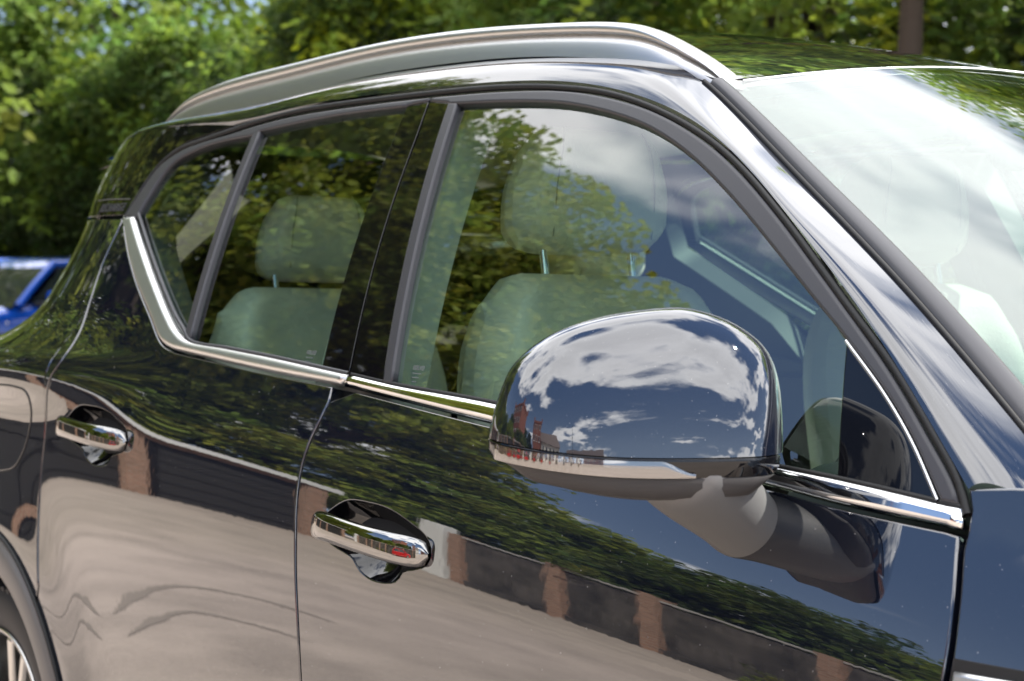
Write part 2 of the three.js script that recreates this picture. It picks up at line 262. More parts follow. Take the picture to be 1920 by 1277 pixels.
// the overgrown bank behind the car: ivy and shrubs along a line
function hedge(label, pts, clumps, h0, h1, depth, tone, sd, name = 'ivy_hedge', per = 26, set = sprigs) {
  seed = sd; const c = new THREE.CatmullRomCurve3(pts.map((p) => V3(p[0], 0, p[1]))), mid = c.getPoint(0.5), t = thing(name, label, 'hedge', null, [mid.x, GY, mid.z]), pl = [];
  for (let i = 0; i < clumps; i++) {
    const u = rnd(), p = c.getPoint(u), T = c.getTangent(u), top = mix(h0, h1, fbm(u * 11, 2, 3, sd)), y = Math.pow(rnd(), 0.8) * top, r = rr(0.3, 0.75), b = depth * (0.6 * fbm(u * 24, y * 0.9, 3, sd + 5) + 0.4 * rnd()), k = Math.pow(rnd(), 3), tint = mix(0.4, 3.0, k), yel = k * 0.45;
    for (let j = 0; j < per; j++) { const d = V3(rr(-1, 1), rr(-1, 1), rr(-1, 1)).normalize().multiplyScalar(r * Math.cbrt(rnd())); pl.push([p.x - T.z * b + d.x - mid.x, Math.max(0.1, y + d.y * 0.8), p.z + T.x * b + d.z - mid.z, rr(0.7, 1.25), tint, yel]); }
  }
  leaves('foliage', t, set[sd % set.length], pl, tone); return t;
}
hedge('dark green ivy hedge covering the bank behind the blue car', [[-38, -9.5], [-30, -11], [-23, -11.6], [-17, -10.2], [-12.5, -8.4]], 420, 3.2, 6.2, 1.5, [0.11, 0.21, 0.045], 31, 'ivy_hedge', 46);
hedge('tall dense hedge with dark ivy behind the roof rail', [[-13.4, -8.2], [-9.5, -8.2], [-7, -8.8], [-4.5, -9.8]], 220, 1.8, 4.4, 1.2, [0.11, 0.2, 0.045], 52);
hedge('low sunlit scrub hedge beyond the roof', [[-6.2, -10.2], [-3, -10.8], [2, -11], [7, -11]], 120, 0.8, 2.2, 1.2, [0.22, 0.32, 0.06], 73, 'scrub_hedge');
const BG = 'trees standing over the hedge behind the car';
tree('broad bright green tree over the ivy hedge, with sky between its leaves', -16.5, -14, 9, 3.6, { n: 2200, big: false, tone: [0.24, 0.34, 0.045], group: BG, sd: 3, low: 0.3 });
tree('dark spreading tree over the hedge behind the roof rail', -9.2, -10.4, 11, 3.4, { n: 2900, big: false, tone: [0.15, 0.26, 0.05], group: BG, sd: 4, low: 0.28 });
tree('thick-trunked tree rising beyond the car roof', -4.78, -6.7, 8.8, 2.6, { n: 1700, big: false, tone: [0.22, 0.33, 0.05], trunk: 0.095, group: BG, sd: 5, low: 0.5 });
tree('light yellow-green tree beyond the windscreen', -2.2, -9.9, 9, 3.2, { n: 2600, big: false, tone: [0.22, 0.33, 0.05], group: BG, sd: 6, low: 0.3 });
tree('pale tree at the open end of the scrub hedge', 2.4, -12, 8, 3, { n: 1900, big: false, tone: [0.22, 0.33, 0.05], group: BG, sd: 7, low: 0.32 });
tree('round tree over the far end of the ivy hedge', -30, -13, 9.5, 4, { n: 1300, tone: [0.15, 0.25, 0.05], group: BG, sd: 10, low: 0.12 });
tree('bright tree standing far behind the ivy hedge', -22, -15, 9, 3.8, { n: 1300, tone: [0.24, 0.36, 0.045], group: BG, sd: 8, low: 0.25 });

// ---------- across the yard: garages, wall, trees (seen in the paint and the glass) ----------
const brickT = (() => { const R = 24, C = 12; return tex(512, (u, v) => { const r = Math.floor(v * R), x = u * C + (r % 2) * 0.5, f = v * R - r, k = x - Math.floor(x), j = f < 0.14 || k < 0.06, t = hash(((Math.floor(x) % C) + C) % C, r, 5), n = 0.85 + 0.3 * fbm(u * 40, v * 40, 3, 2, 40); return j ? lcol(0.3, 0.27, 0.23, n) : lcol(mix(0.22, 0.31, t), mix(0.125, 0.17, t), mix(0.08, 0.11, t), n); }, true, 1 / 1.8); })();
const brickM = std({ map: brickT, roughness: 0.9 });
const uvBox = (w, h, d, x, y, z) => { const g = box(w, h, d, x, y, z), p = g.attributes.position, n = g.attributes.normal, uv = g.attributes.uv; for (let i = 0; i < p.count; i++) { const ax = Math.abs(n.getX(i)), ay = Math.abs(n.getY(i)); uv.setXY(i, ax > 0.5 ? p.getZ(i) : p.getX(i), ay > 0.5 ? p.getZ(i) : p.getY(i)); } return g; };
const concM = std({ map: tex(512, (u, v) => { const n = fbm(u * 8, v * 8, 5, 61, 8), s = ss(0.52, 0.72, fbm(u * 14, v * 3, 4, 33, 1)); return lcol(0.1, 0.088, 0.076, 0.45 + 1.1 * n - 0.45 * s); }, true, 1 / 3), roughness: 0.95 });
const stoneM = std({ color: rgb(0.3, 0.29, 0.27), roughness: 0.9 }), whiteM = std({ color: rgb(0.62, 0.62, 0.6), roughness: 0.6 }), shadeM = std({ color: rgb(0.018, 0.017, 0.016), roughness: 0.85 });
{
  const w = thing('yard_wall', 'dark stained concrete panel wall with brick piers across the yard', 'wall', null, [-1.5, GY, 11]);
  const px = [-10.4, -8.2, -6.5, -3.9, -2.1, 0.6, 2.7, 5.6, 7.9];
  for (let i = 0; i < px.length; i++) { const x = px[i]; mesh('pier', uvBox(0.3, 1.98 + 0.08 * (i % 3), 0.36, x, 1.0, 0), brickM, w); if (i < px.length - 1) { const L = px[i + 1] - x - 0.3, c = (x + px[i + 1]) / 2; mesh('panel', uvBox(L, 1.7 + 0.05 * (i % 2), 0.16, c, 0.96, 0.02), concM, w); mesh('plinth', uvBox(L + 0.02, 0.2, 0.3, c, 0.05, 0), concM, w); mesh('coping', box(L + 0.02, 0.09, 0.28, c, 1.9 + 0.02 * (i % 2), 0.02, 0.02, 1), stoneM, w); } }
  seed = 99; for (let i = 0; i < 14; i++) { const x = rr(-9, 8), pl = Array.from({ length: 5 + Math.floor(rr(0, 6)) }, () => [x + rr(-0.4, 0.4), rr(0.15, 0.5) + (i % 2 ? 1.85 : 0), -0.25 + rr(-0.12, 0.2), rr(0.5, 0.9)]); const t = leaves('weeds', w, sprigs[i % 3], pl, [0.16, 0.2, 0.03]); }
  mesh('gate_post', box(0.5, 2.3, 0.3, -11.0, 1.15, 0.0, 0.02, 1), whiteM, w);
  const g = thing('garage_row', 'row of brick lock-up garages with dark doors and a pale fascia', 'garage', null, [-14.5, GY, 6]);
  mesh('wall', uvBox(5, 2.3, 8.6, -2.5, 1.15, 0), brickM, g); mesh('roof', box(5.4, 0.1, 9, -2.45, 2.42, 0), stoneM, g); mesh('fascia', box(0.06, 0.24, 9.02, 0.28, 2.38, 0), whiteM, g);
  for (let i = 0; i < 3; i++) { const d = mesh('garage_door', box(0.06, 2.05, 2.4, 0.02, 1.02, -2.75 + i * 2.75), shadeM, g); for (let k = 0; k < 6; k++) mesh('door_rib', box(0.03, 0.03, 2.36, 0.055, 0.2 + k * 0.34, -2.75 + i * 2.75), shadeM, d); }
  for (let i = 0; i < 4; i++) mesh('pier', uvBox(0.3, 2.28, 0.34, 0.1, 1.14, -4.12 + i * 2.75), brickM, g);
}
const YG = 'trees behind the yard wall and garages';
const green = [0.17, 0.235, 0.035];
tree('slim tree over the hedge next to the dark spreading one', -12.2, -10.6, 11, 3.0, { n: 2500, big: false, tone: [0.19, 0.29, 0.045], group: BG, sd: 9, low: 0.3 });
tree('tallest tree behind the garages', -20.5, 6.5, 17, 5.2, { n: 4200, tone: green, group: YG, sd: 11, low: 0.12, lobes: 26, trunk: 0.35 });
tree('tall round tree beside the tallest one behind the garages', -18.6, 11.6, 16, 4.3, { n: 3900, tone: [0.2, 0.25, 0.035], group: YG, sd: 12, low: 0.12, lobes: 24, trunk: 0.32 });
tree('tall dark tree at the far end of the garages', -22.5, 0.5, 16, 5, { n: 3600, tone: [0.15, 0.22, 0.035], group: YG, sd: 13, low: 0.12, lobes: 22, trunk: 0.33 });
tree('tall tree behind the blue car side of the yard', -26, -4, 13, 4.5, { n: 1500, tone: green, group: YG, sd: 14, low: 0.15, lobes: 18, trunk: 0.3 });
tree('half-grown tree where the garages meet the yard wall', -14.8, 14.4, 7.2, 3, { n: 1300, tone: green, group: YG, sd: 15, low: 0.16 });
tree('low bushy tree over the white gate post', -9.8, 15.2, 5.6, 2.8, { n: 1100, tone: [0.08, 0.125, 0.022], group: YG, sd: 16, low: 0.2 });
tree('lower bushy tree over the middle of the yard wall', -5, 16, 4.6, 2.6, { n: 900, tone: green, group: YG, sd: 17, low: 0.25 });
tree('short bushy tree over the far piers of the yard wall', 0.4, 17, 4, 2.4, { n: 800, tone: [0.08, 0.12, 0.022], group: YG, sd: 18, low: 0.25 });

// ---------- town buildings beyond the wall (seen in the mirror cap) ----------
const redM = std({ map: brickT, color: rgb(0.75, 0.45, 0.42), roughness: 0.9 }), renderM = std({ color: rgb(0.6, 0.58, 0.53), roughness: 0.9 }), slateM = std({ color: rgb(0.13, 0.1, 0.09), roughness: 0.8 }), paneM = phy({ color: rgb(0.02, 0.025, 0.03), roughness: 0.05, ior: 1.6 });
function building(name, label, x, z, w, d, h, wall, cols, rows, turn, roof) {
  const b = thing(name, label, 'building', null, [x, GY, z], turn);
  mesh('wall', uvBox(w, h, d, 0, h / 2, 0), wall, b);
  for (const f of [-1, 1]) for (let r = 0; r < rows; r++) for (let c = 0; c < cols; c++) { const px = (c - (cols - 1) / 2) * (w / cols), py = (r + 0.6) * (h / rows), ww = w / cols * 0.45, hh = h / rows * 0.5; const q = mesh('window', box(ww, hh, 0.14, px, py, f * (d / 2 + 0.02)), whiteM, b); mesh('pane', box(ww * 0.8, hh * 0.84, 0.16, px, py, f * (d / 2 + 0.03)), paneM, q); }
  if (roof === 'gable') mesh('roof', new THREE.ExtrudeGeometry(new THREE.Shape([[-d / 2 - 0.4, 0], [d / 2 + 0.4, 0], [0, d * 0.5]].map((p) => new THREE.Vector2(...p))), { depth: w + 0.6, bevelEnabled: false }).rotateY(Math.PI / 2).translate(-w / 2 - 0.3, h, 0), slateM, b);
  else { mesh('parapet', box(w + 0.5, 0.7, d + 0.5, 0, h + 0.35, 0), wall, b); for (let c = 0; c < 4; c++) mesh('finial', box(0.6, 1.3, 0.6, (c % 2 ? 1 : -1) * w / 2, h + 1.2, (c < 2 ? 1 : -1) * d / 2), wall, b); }
  return b;
}
//@@BUILDINGS
building('brick_hall', 'large red brick hall with white windows beyond the wall', -3, 30, 9, 9, 13, redM, 4, 4, 0.5);
building('brick_tower', 'narrow red brick tower with white windows beside a gabled house', 12, 33, 5, 5, 11.5, redM, 3, 3, 0.2);
building('gabled_house', 'pale rendered house with a steep slate roof beside the tower', 20.5, 33, 10, 8, 5.5, renderM, 5, 2, 0.25, 'gable');
building('long_brick_building', 'long low red brick building across the street', 62, 42, 26, 10, 5, redM, 8, 2, 1.1, 'gable');
tree('tall street tree beside the brick hall', 3.6, 33, 9, 2, { n: 900, tone: [0.05, 0.09, 0.02], sd: 21, group: 'street trees', low: 0.15 });
tree('slim street tree between the hall and the tower', 7.2, 34, 8, 1.8, { n: 800, tone: [0.05, 0.09, 0.02], sd: 22, group: 'street trees', low: 0.15 });
tree('dark street tree at the corner of the brick hall', -9, 27, 10, 3, { n: 1000, tone: [0.045, 0.08, 0.02], sd: 23, group: 'street trees', low: 0.12 });
{ const m = thing('radio_mast', 'thin dark radio mast rising alone beyond the rooftops', 'mast', null, [36, GY, 30]); mesh('pole', new THREE.CylinderGeometry(0.06, 0.14, 16, 8).translate(0, 8, 0), shadeM, m); for (let i = 0; i < 4; i++) mesh('crossbar', box(0.7, 0.05, 0.05, 0, 9 + i * 1.6, 0), shadeM, m); }

// ---------- other cars in the yard ----------
function smallCar(label, color, pos, turn) {
  const t = thing('hatchback_car', label, 'car', 'cars parked in the yard', pos, turn), P = phy({ color, roughness: 0.25, metalness: 0.1, clearcoat: 1, clearcoatRoughness: 0.03 });
  const wd = spl([-2, -1.7, -1, 0.5, 1.5, 1.9, 2.02], [0.66, 0.8, 0.85, 0.86, 0.82, 0.7, 0.5]), sh_ = spl([-2, -1.5, 0, 0.9, 1.2, 1.7, 2.02], [0.9, 0.97, 0.97, 0.94, 0.9, 0.8, 0.66]);
  mesh('body', grid(44, 60, (u, v) => { const x = mix(-2, 2.02, v), a = u * 2 * Math.PI, s = Math.sin(a), c = Math.cos(a), q = (k, e) => Math.sign(k) * Math.pow(Math.abs(k), e), yt = sh_(x), y0 = 0.2, e = v < 0.02 || v > 0.98 ? 0.9 : 1; return [x, (yt + y0) / 2 + (yt - y0) / 2 * q(s, 0.32) * e, wd(x) * q(c, 0.32) * e]; }, false, true), P, t);
  const b = (x, z) => [x, sh_(Math.min(x, 1.15)) - 0.02, z], patch = (p, n = 8, bul = 0.02) => grid(n, n, (u, v) => { const k = bul * Math.sin(u * Math.PI) * Math.sin(v * Math.PI); const q = p[0].map((_, i) => mix(mix(p[0][i], p[1][i], u), mix(p[3][i], p[2][i], u), v)); return [q[0], q[1] + k, q[2]]; });
  mesh('roof', grid(20, 16, (u, v) => { const x = mix(-1.55, 0.32, u), s = mix(-1, 1, v); return [x + 0.1 * ss(0.85, 1, u), 1.44 + 0.045 * Math.sin(u * Math.PI) - 0.06 * Math.abs(s) ** 3 - 0.09 * ss(0.85, 1, u) ** 1.5, 0.62 * s]; }, true), P, t);
  for (const s of [-1, 1]) {
    const wg = [b(-1.5, 0.79 * s), b(0.82, 0.8 * s), [0.12, 1.385, 0.635 * s], [-1.3, 1.385, 0.635 * s]];
    mesh('side_window', patch(wg), paneM, t);
    const pil = (a, c, r) => tube([V3(...a), V3(...a).lerp(V3(...c), 0.5).add(V3(0, 0.015, 0)), V3(...c)], r, 12, 8);
    mesh('pillar', [pil(b(1.02, 0.8 * s), [0.25, 1.41, 0.61 * s], 0.05)], P, t); mesh('pillar', [pil(b(-0.42, 0.8 * s), [-0.45, 1.4, 0.64 * s], 0.045)], P, t); mesh('pillar', [pil(b(-1.7, 0.76 * s), [-1.4, 1.4, 0.61 * s], 0.09)], P, t);
    mesh('roof_edge', tube([V3(0.3, 1.4, 0.61 * s), V3(-0.5, 1.42, 0.64 * s), V3(-1.5, 1.39, 0.61 * s)], 0.045, 20, 8), P, t);
    const mr = mesh('door_mirror', new RoundedBoxGeometry(0.13, 0.16, 0.24, 4, 0.06).translate(0.6, 1.02, 0.99 * s), P, t); mesh('mirror_arm', box(0.08, 0.05, 0.16, 0.68, 0.94, 0.84 * s, 0.01, 1), M.trim, mr);
    mesh('side_repeater', new THREE.SphereGeometry(0.022, 12, 8).scale(1, 0.7, 0.5).translate(1.22, 0.73, 0.848 * s), whiteM, t);
    mesh('headlight', new THREE.SphereGeometry(0.16, 20, 12).scale(0.8, 0.6, 0.9).translate(1.84, 0.66, 0.56 * s), M.lens, t);
    for (const x of [-1.28, 1.28]) { const w = mesh('wheel', new THREE.TorusGeometry(0.24, 0.07, 14, 40).translate(x, 0.31, 0.78 * s), M.tyre, t); mesh('wheel_trim', new THREE.CylinderGeometry(0.2, 0.2, 0.06, 28).rotateX(Math.PI / 2).translate(x, 0.31, 0.8 * s), M.alloy, w); }
  }
  mesh('windscreen', patch([b(1.1, -0.78), b(1.1, 0.78), [0.4, 1.355, 0.6], [0.4, 1.355, -0.6]], 12, 0.05), paneM, t);
  mesh('rear_window', patch([[-1.75, 0.98, 0.7], [-1.75, 0.98, -0.7], [-1.5, 1.4, -0.6], [-1.5, 1.4, 0.6]], 10, 0.03), paneM, t);
  mesh('wiper', tube([V3(1.1, 0.96, 0.5), V3(1.06, 0.995, 0.1), V3(1.08, 0.98, -0.4)], 0.012, 16, 6), M.trim, t);
  return t;
}
smallCar('bright blue hatchback parked in front of the ivy hedge', rgb(0.008, 0.09, 0.55), [-18.27, GY - 0.02, -6.38], -1.15);
smallCar('red hatchback parked by the yard wall', rgb(0.45, 0.01, 0.012), [0.9, GY, 9.2], 0.05);
smallCar('silver grey hatchback parked in the street before the long brick building', rgb(0.4, 0.41, 0.42), [34, GY, 24], 1.9);
// ================= the dark car =================
const CX = 1, car = thing('parked_car', 'dark navy glossy sports utility car with a silver roof rail and cream seats', 'car', null, [CX, GY, 0]);
const part = (name, geo, mat, parent = car, label) => { const m = mesh(name, geo, mat, parent, label); m.geometry.translate(-CX, -GY, 0); return m; };
const group = (name, parent = car) => { const o = new THREE.Group(); o.name = name; parent.add(o); return o; };

const gapB = [[1.166, 1.05], [1.149, 1.035], [1.143, 1.002], [1.134, 0.963], [1.131, 0.917], [1.134, 0.876], [1.142, 0.824], [1.15, 0.768], [1.162, 0.693], [1.171, 0.608], [1.176, 0.5], [1.17, 0.24]];
const gapR = [[0.072, 1.322], [0.07, 1.24], [0.094, 1.154], [0.13, 1.093], [0.139, 1.045], [0.118, 1.008], [0.102, 0.963], [0.095, 0.864], [0.098, 0.761], [0.105, 0.71], [0.118, 0.65], [0.13, 0.6]];
const gapF = [[2.374, 0.974], [2.38, 0.955], [2.392, 0.916], [2.402, 0.858], [2.4, 0.8], [2.39, 0.7], [2.37, 0.5], [2.34, 0.24]];
const sh = (pts, dx, dy = 0) => pts.map((p) => [p[0] + dx, p[1] + dy]);
const AX = -0.17, AY = 0.21;                                   // rear wheel centre
const archAt = (a, r) => [AX + r * 0.98 * Math.cos(a), AY + r * Math.sin(a) * 1.04];
const archArc = (r, a0, a1, n = 24) => Array.from({ length: n + 1 }, (_, i) => archAt(mix(a0, a1, i / n), r));
const beltF = { top: [[1.176, 1.073], [1.298, 1.0655], [1.556, 1.055], [1.83, 1.0375], [2.096, 1.0195], [2.191, 1.0145], [2.268, 1.009], [2.367, 1.001]], bot: [[2.375, 0.98], [2.21, 0.989], [2.089, 1.0], [1.83, 1.0135], [1.573, 1.029], [1.169, 1.056]] };
const beltR = { top: [[0.125, 1.331], [0.248, 1.266], [0.376, 1.199], [0.497, 1.138], [0.553, 1.114], [0.604, 1.101], [0.756, 1.094], [0.919, 1.087], [1.171, 1.073]], bot: [[1.163, 1.056], [0.92, 1.065], [0.718, 1.075], [0.604, 1.081], [0.551, 1.085], [0.497, 1.097], [0.408, 1.141], [0.281, 1.203], [0.169, 1.267], [0.072, 1.33]] };
const recess = [[1.227, 0.868], [1.275, 0.892], [1.338, 0.896], [1.393, 0.893], [1.448, 0.881], [1.497, 0.865], [1.511, 0.849], [1.506, 0.833], [1.478, 0.822], [1.447, 0.814], [1.434, 0.8], [1.408, 0.793], [1.366, 0.792], [1.334, 0.8], [1.312, 0.815], [1.254, 0.827], [1.217, 0.839], [1.209, 0.854]];
const REAR = [-1.017, 0.069];

function bowl(loop, side) {             // the hollow behind a door handle
  const c = loop.reduce((a, p) => [a[0] + p[0] / loop.length, a[1] + p[1] / loop.length], [0, 0]), n = loop.length;
  return grid(n, 10, (u, v) => { const p = loop[Math.round(u * n) % n], k = 1 - v, q = [mix(c[0], p[0], k), mix(c[1], p[1], k)], w = onS(q, -0.001 - 0.038 * Math.pow(Math.sin(v * Math.PI / 2), 0.8), side); return [w.x, w.y, w.z]; }, side > 0 ? false : true, true);
}
function handleBar(dx, dy, side) {
  const cy = spl([0, 0.25, 0.5, 0.75, 1], [0.851, 0.853, 0.85, 0.847, 0.844]), of = spl([0, 0.15, 0.4, 0.65, 0.88, 1], [0.0, 0.017, 0.027, 0.027, 0.014, -0.004]), endR = (v) => Math.pow(Math.max(0, 1 - Math.abs(2 * v - 1) ** 14), 0.5), hh = (v) => (0.0215 - 0.002 * Math.sin(v * Math.PI)) * (0.12 + 0.88 * endR(v)), tt = (v) => 0.0125 * (0.2 + 0.8 * endR(v));
  return grid(28, 44, (u, v) => {
    const x = mix(1.206, 1.508, v) + dx, y = cy(v) + dy, a = u * 2 * Math.PI, c = Math.cos(a), s = Math.sin(a), sq = (t, e) => Math.sign(t) * Math.pow(Math.abs(t), e);
    const w = onS([x, y + hh(v) * sq(s, 0.62)], of(v) + tt(v) * sq(c, 0.8) + 0.004, side); return [w.x, w.y, w.z];
  }, side < 0, true);
}
const SEALP = [[0.069, 1.332], [0.083, 1.387], [0.108, 1.443], [0.166, 1.474], [0.255, 1.489], [0.366, 1.504], [0.463, 1.517], [0.607, 1.529], [0.928, 1.534], [1.239, 1.531], [1.396, 1.52], [1.519, 1.503], [1.643, 1.472], [1.767, 1.428], [1.865, 1.381], [1.979, 1.312], [2.068, 1.252], [2.124, 1.213], [2.212, 1.152], [2.255, 1.118], [2.297, 1.082], [2.349, 1.034], [2.373, 1.0]];
const frameR = [[0.073, 1.332], [0.092, 1.381], [0.117, 1.433], [0.179, 1.464], [0.265, 1.479], [0.379, 1.491], [0.478, 1.503], [0.622, 1.514], [0.876, 1.52], [1.05, 1.521]];
const frameF = [[1.0555, 1.521], [1.249, 1.518], [1.405, 1.509], [1.527, 1.491], [1.65, 1.461], [1.773, 1.416], [1.863, 1.372], [1.967, 1.31], [2.06, 1.248], [2.114, 1.211], [2.201, 1.149], [2.248, 1.112], [2.292, 1.074], [2.345, 1.026], [2.362, 1.005]];
const glassTopF = [[1.12, 1.504], [1.301, 1.497], [1.431, 1.486], [1.558, 1.463], [1.654, 1.437], [1.755, 1.397], [1.857, 1.3445], [1.929, 1.3025], [2.073, 1.212], [2.131, 1.168]];
const glassTopQ = [[0.137, 1.327], [0.147, 1.374], [0.164, 1.42], [0.186, 1.441], [0.258, 1.463], [0.355, 1.476], [0.47, 1.4815]];

for (const side of [1, -1]) {
  const near = side > 0, h = near ? 0.022 : 0.06, o = (x) => ({ side, h, ...x });
  // --- doors, fender and quarter panel ---
  const hole = crv(recess, 56, true), holeR = sh(hole, ...REAR);
  const fd = part('front_door', panel([...crv(sh(beltF.bot, 0, -0.0045), 60).reverse().slice(2, -1), ...crv(sh(gapF, -0.0025), 40), ...lerpPts([2.33, 0.24], [1.18, 0.24], 20).slice(1, -1), ...crv(sh(gapB, 0.0022), 60).reverse().slice(0, -2)], o({ r: 0.003, depth: 0.02, holes: near ? [hole] : [] })), M.paint);
  const rd = part('rear_door', panel([...crv(sh(beltR.bot, 0, -0.0045), 90).slice(2, -1).map((p) => p), ...crv(sh(gapR, 0.003), 60).slice(2), ...archArc(0.455, 0.84, 0.1), ...lerpPts([0.3, 0.24], [1.16, 0.24], 16), ...crv(sh(gapB, -0.0022), 60).reverse().slice(1, -2)], o({ r: 0.003, depth: 0.02, holes: near ? [holeR] : [] })), M.paint);
  for (const [door, dx, dy, hl] of [[fd, 0, 0, hole], [rd, ...REAR, holeR]]) {
    if (near) part('handle_recess', bowl(hl, side), M.gloss, door);
    part('door_handle', handleBar(dx, dy, side), M.smoked, door);
  }
  const quarter = [...crv(sh(gapR, -0.002), 60).slice(2), ...archArc(0.455, 0.86, 2.1, 18), ...crv([[-0.45, 0.6], [-0.75, 0.62], [-0.86, 0.8], [-0.86, 1.0], [-0.72, 1.08], [-0.6, 1.2], [-0.58, 1.332]], 40), ...lerpPts([-0.56, 1.332], [0.066, 1.328], 20)];
  const qp = part('rear_quarter_panel', panel(quarter, o({ r: 0.003, depth: 0.02 })), M.paint);
  if (near) {
    const flap = crv([[-0.19, 0.979], [-0.148, 0.98], [-0.062, 0.981], [0.002, 0.972], [0.018, 0.94], [0.001, 0.871], [-0.043, 0.821], [-0.099, 0.804], [-0.17, 0.803], [-0.21, 0.83], [-0.222, 0.9], [-0.215, 0.96]], 60, true);
    part('fuel_flap', panel(flap, o({ off: 0.0016, r: 0.0025, depth: 0.004 })), M.paint, qp);
    part('fuel_flap_gap', tube(flap.map((p) => onS(p, 0.0004)), 0.0016, 120, 6, true), M.rubber, qp);
  }
  const pillarD = [...crv([[0.072, 1.338], [0.088, 1.389], [0.112, 1.445], [0.17, 1.478], [0.26, 1.494], [0.37, 1.508]], 40), ...crv([[0.37, 1.51], [0.22, 1.519], [0.05, 1.523], [-0.15, 1.519], [-0.4, 1.48]], 30), ...lerpPts([-0.52, 1.45], [-0.56, 1.336], 8), ...lerpPts([-0.5, 1.336], [0.06, 1.336], 20)];
  const dp = part('rear_pillar_trim', panel(pillarD, o({ r: 0.002, depth: 0.02 })), M.gloss);
  part('trim_line', tube([[-0.16, 1.371], [-0.05, 1.371], [0.06, 1.369]].map((p) => onS(p, 0.0006, side)), 0.0012, 20, 6), M.trim, dp);
  const fender = [...crv(sh(gapF, 0.0035), 50).slice(1), ...lerpPts([2.4, 0.24], [2.46, 0.3], 3), ...Array.from({ length: 19 }, (_, i) => { const a = Math.PI - 0.1 - i / 18 * (Math.PI - 0.2); return [2.87 + 0.43 * Math.cos(a), 0.21 + 0.44 * Math.sin(a)]; }), [3.32, 0.34], [3.55, 0.4], [3.62, 0.62], [3.56, 0.82], ...crv([[3.45, 0.9], [3.1, 0.985], [2.8, 1.02], [2.6, 1.03], [2.44, 1.03], [2.366, 1.022]], 40), [2.377, 1.0]];
  const wg = part('front_wing', panel(fender, o({ r: 0.004, depth: 0.02 })), M.paint);
  part('wing_groove', panel([[2.409, 0.8585], [2.6, 0.862], [2.74, 0.858], [2.74, 0.792], [2.41, 0.79]], o({ off: 0.0012, r: 0.001, depth: 0.002 })), M.rubber, wg);
  part('wing_garnish', panel([[2.414, 0.846], [2.6, 0.852], [2.73, 0.85], [2.73, 0.8], [2.414, 0.797]], o({ off: 0.007, r: 0.005, depth: 0.008, rings: 5 })), M.satin, wg);
  // --- arch cladding and sill ---
  const arch = (cx, cy) => { const g = grid(8, 60, (u, v) => { const a = mix(-0.45, Math.PI + 0.45, v), k = Math.sin(u * Math.PI) ** 0.5, r = mix(0.376, 0.452, u), x = cx + r * 0.98 * Math.cos(a), y = cy + r * 1.04 * Math.sin(a); return [x, Math.max(y, 0.05), (S(x, Math.max(y, 0.24)) + 0.001 + 0.013 * k) * side]; }, side > 0); return g; };
  part('wheel_arch_trim', arch(AX, AY), M.cladding); part('wheel_arch_trim', arch(2.87, 0.21), M.cladding);
  const archEdge = Array.from({ length: 41 }, (_, i) => { const [x, y] = archAt(mix(-0.1, Math.PI, i / 40), 0.456); return onS([x, Math.max(y, 0.24)], 0.003, side); });
  part('arch_seam', tube(archEdge, 0.0045, 80, 6), M.rubber);
  part('sill', grid(12, 4, (u, v) => { const x = mix(0.25, 2.5, u), y = mix(0.24, 0.1, v); return [x, y, (S(x, 0.24) + 0.004 - 0.05 * v * v) * side]; }, side < 0), M.cladding);
  part('inner_shell', panel([[-0.8, 0.62], [-0.36, 0.62], ...archArc(0.47, 2.0, 0.2, 14), [0.32, 0.2], [2.4, 0.2], [2.47, 0.62], [2.6, 0.68], [3.4, 0.66], [3.4, 0.85], [2.7, 0.99], [2.35, 0.99], ...sh(beltF.bot, 0, 0.0), ...sh(beltR.bot, 0, 0), [-0.3, 1.33], [-0.5, 1.2]], o({ off: -0.026, r: 0, h: 0.08 })), M.dark);
  // --- window surround ---
  part('window_frame', panel([...crv(frameF, 90), ...lerpPts([2.362, 1.003], [2.338, 1.0045], 3).slice(1), ...crv([...glassTopF.slice(0, -1), [2.146, 1.1655], [2.224, 1.1115], [2.28, 1.0645], [2.336, 1.0065]], 110).reverse().slice(1), [1.112, 1.507], [1.058, 1.512]], o({ r: 0.005, depth: 0.02, off: 0.002, rings: 4 })), M.trim);
  part('window_frame', panel([...crv(frameR, 80), [1.049, 1.513], [0.994, 1.5095], ...crv([[0.994, 1.508], [0.777, 1.505], [0.6, 1.496], [0.504, 1.489]], 24), ...crv(glassTopQ, 40).reverse(), [0.12, 1.329]], o({ r: 0.005, depth: 0.02, off: 0.002, rings: 4 })), M.trim);
  part('pillar_bar', panel([[1.115, 1.508], [1.142, 1.506], [1.297, 1.066], [1.273, 1.066]], o({ r: 0.004, off: 0.0015, rings: 4 })), M.trim);
  part('pillar_bar', panel([[0.475, 1.492], [0.502, 1.491], [0.606, 1.1], [0.58, 1.1]], o({ r: 0.004, off: 0.0015, rings: 4 })), M.trim);
  part('pillar_cover', panel([...crv([[1.0525, 1.5125], [1.072, 1.453], [1.092, 1.37], [1.115, 1.278], [1.136, 1.2], [1.172, 1.07]], 30), [1.088, 1.07], ...crv([[1.088, 1.076], [1.035, 1.31], [0.994, 1.508]], 20)], o({ r: 0.0008, depth: 0.012 })), M.gloss);
  part('pillar_cover', panel([...crv([[1.057, 1.5125], [1.077, 1.453], [1.0965, 1.37], [1.1195, 1.278], [1.1405, 1.2], [1.177, 1.07]], 30), [1.272, 1.067], [1.116, 1.507]], o({ r: 0.0008, depth: 0.012 })), M.gloss);
  part('mirror_sail_panel', panel([[2.1435, 1.162], [2.192, 1.012], [2.333, 1.003], ...crv([[2.331, 1.0065], [2.276, 1.064], [2.222, 1.11], [2.146, 1.164]], 24)], o({ r: 0.003, off: -0.003 })), M.gloss);
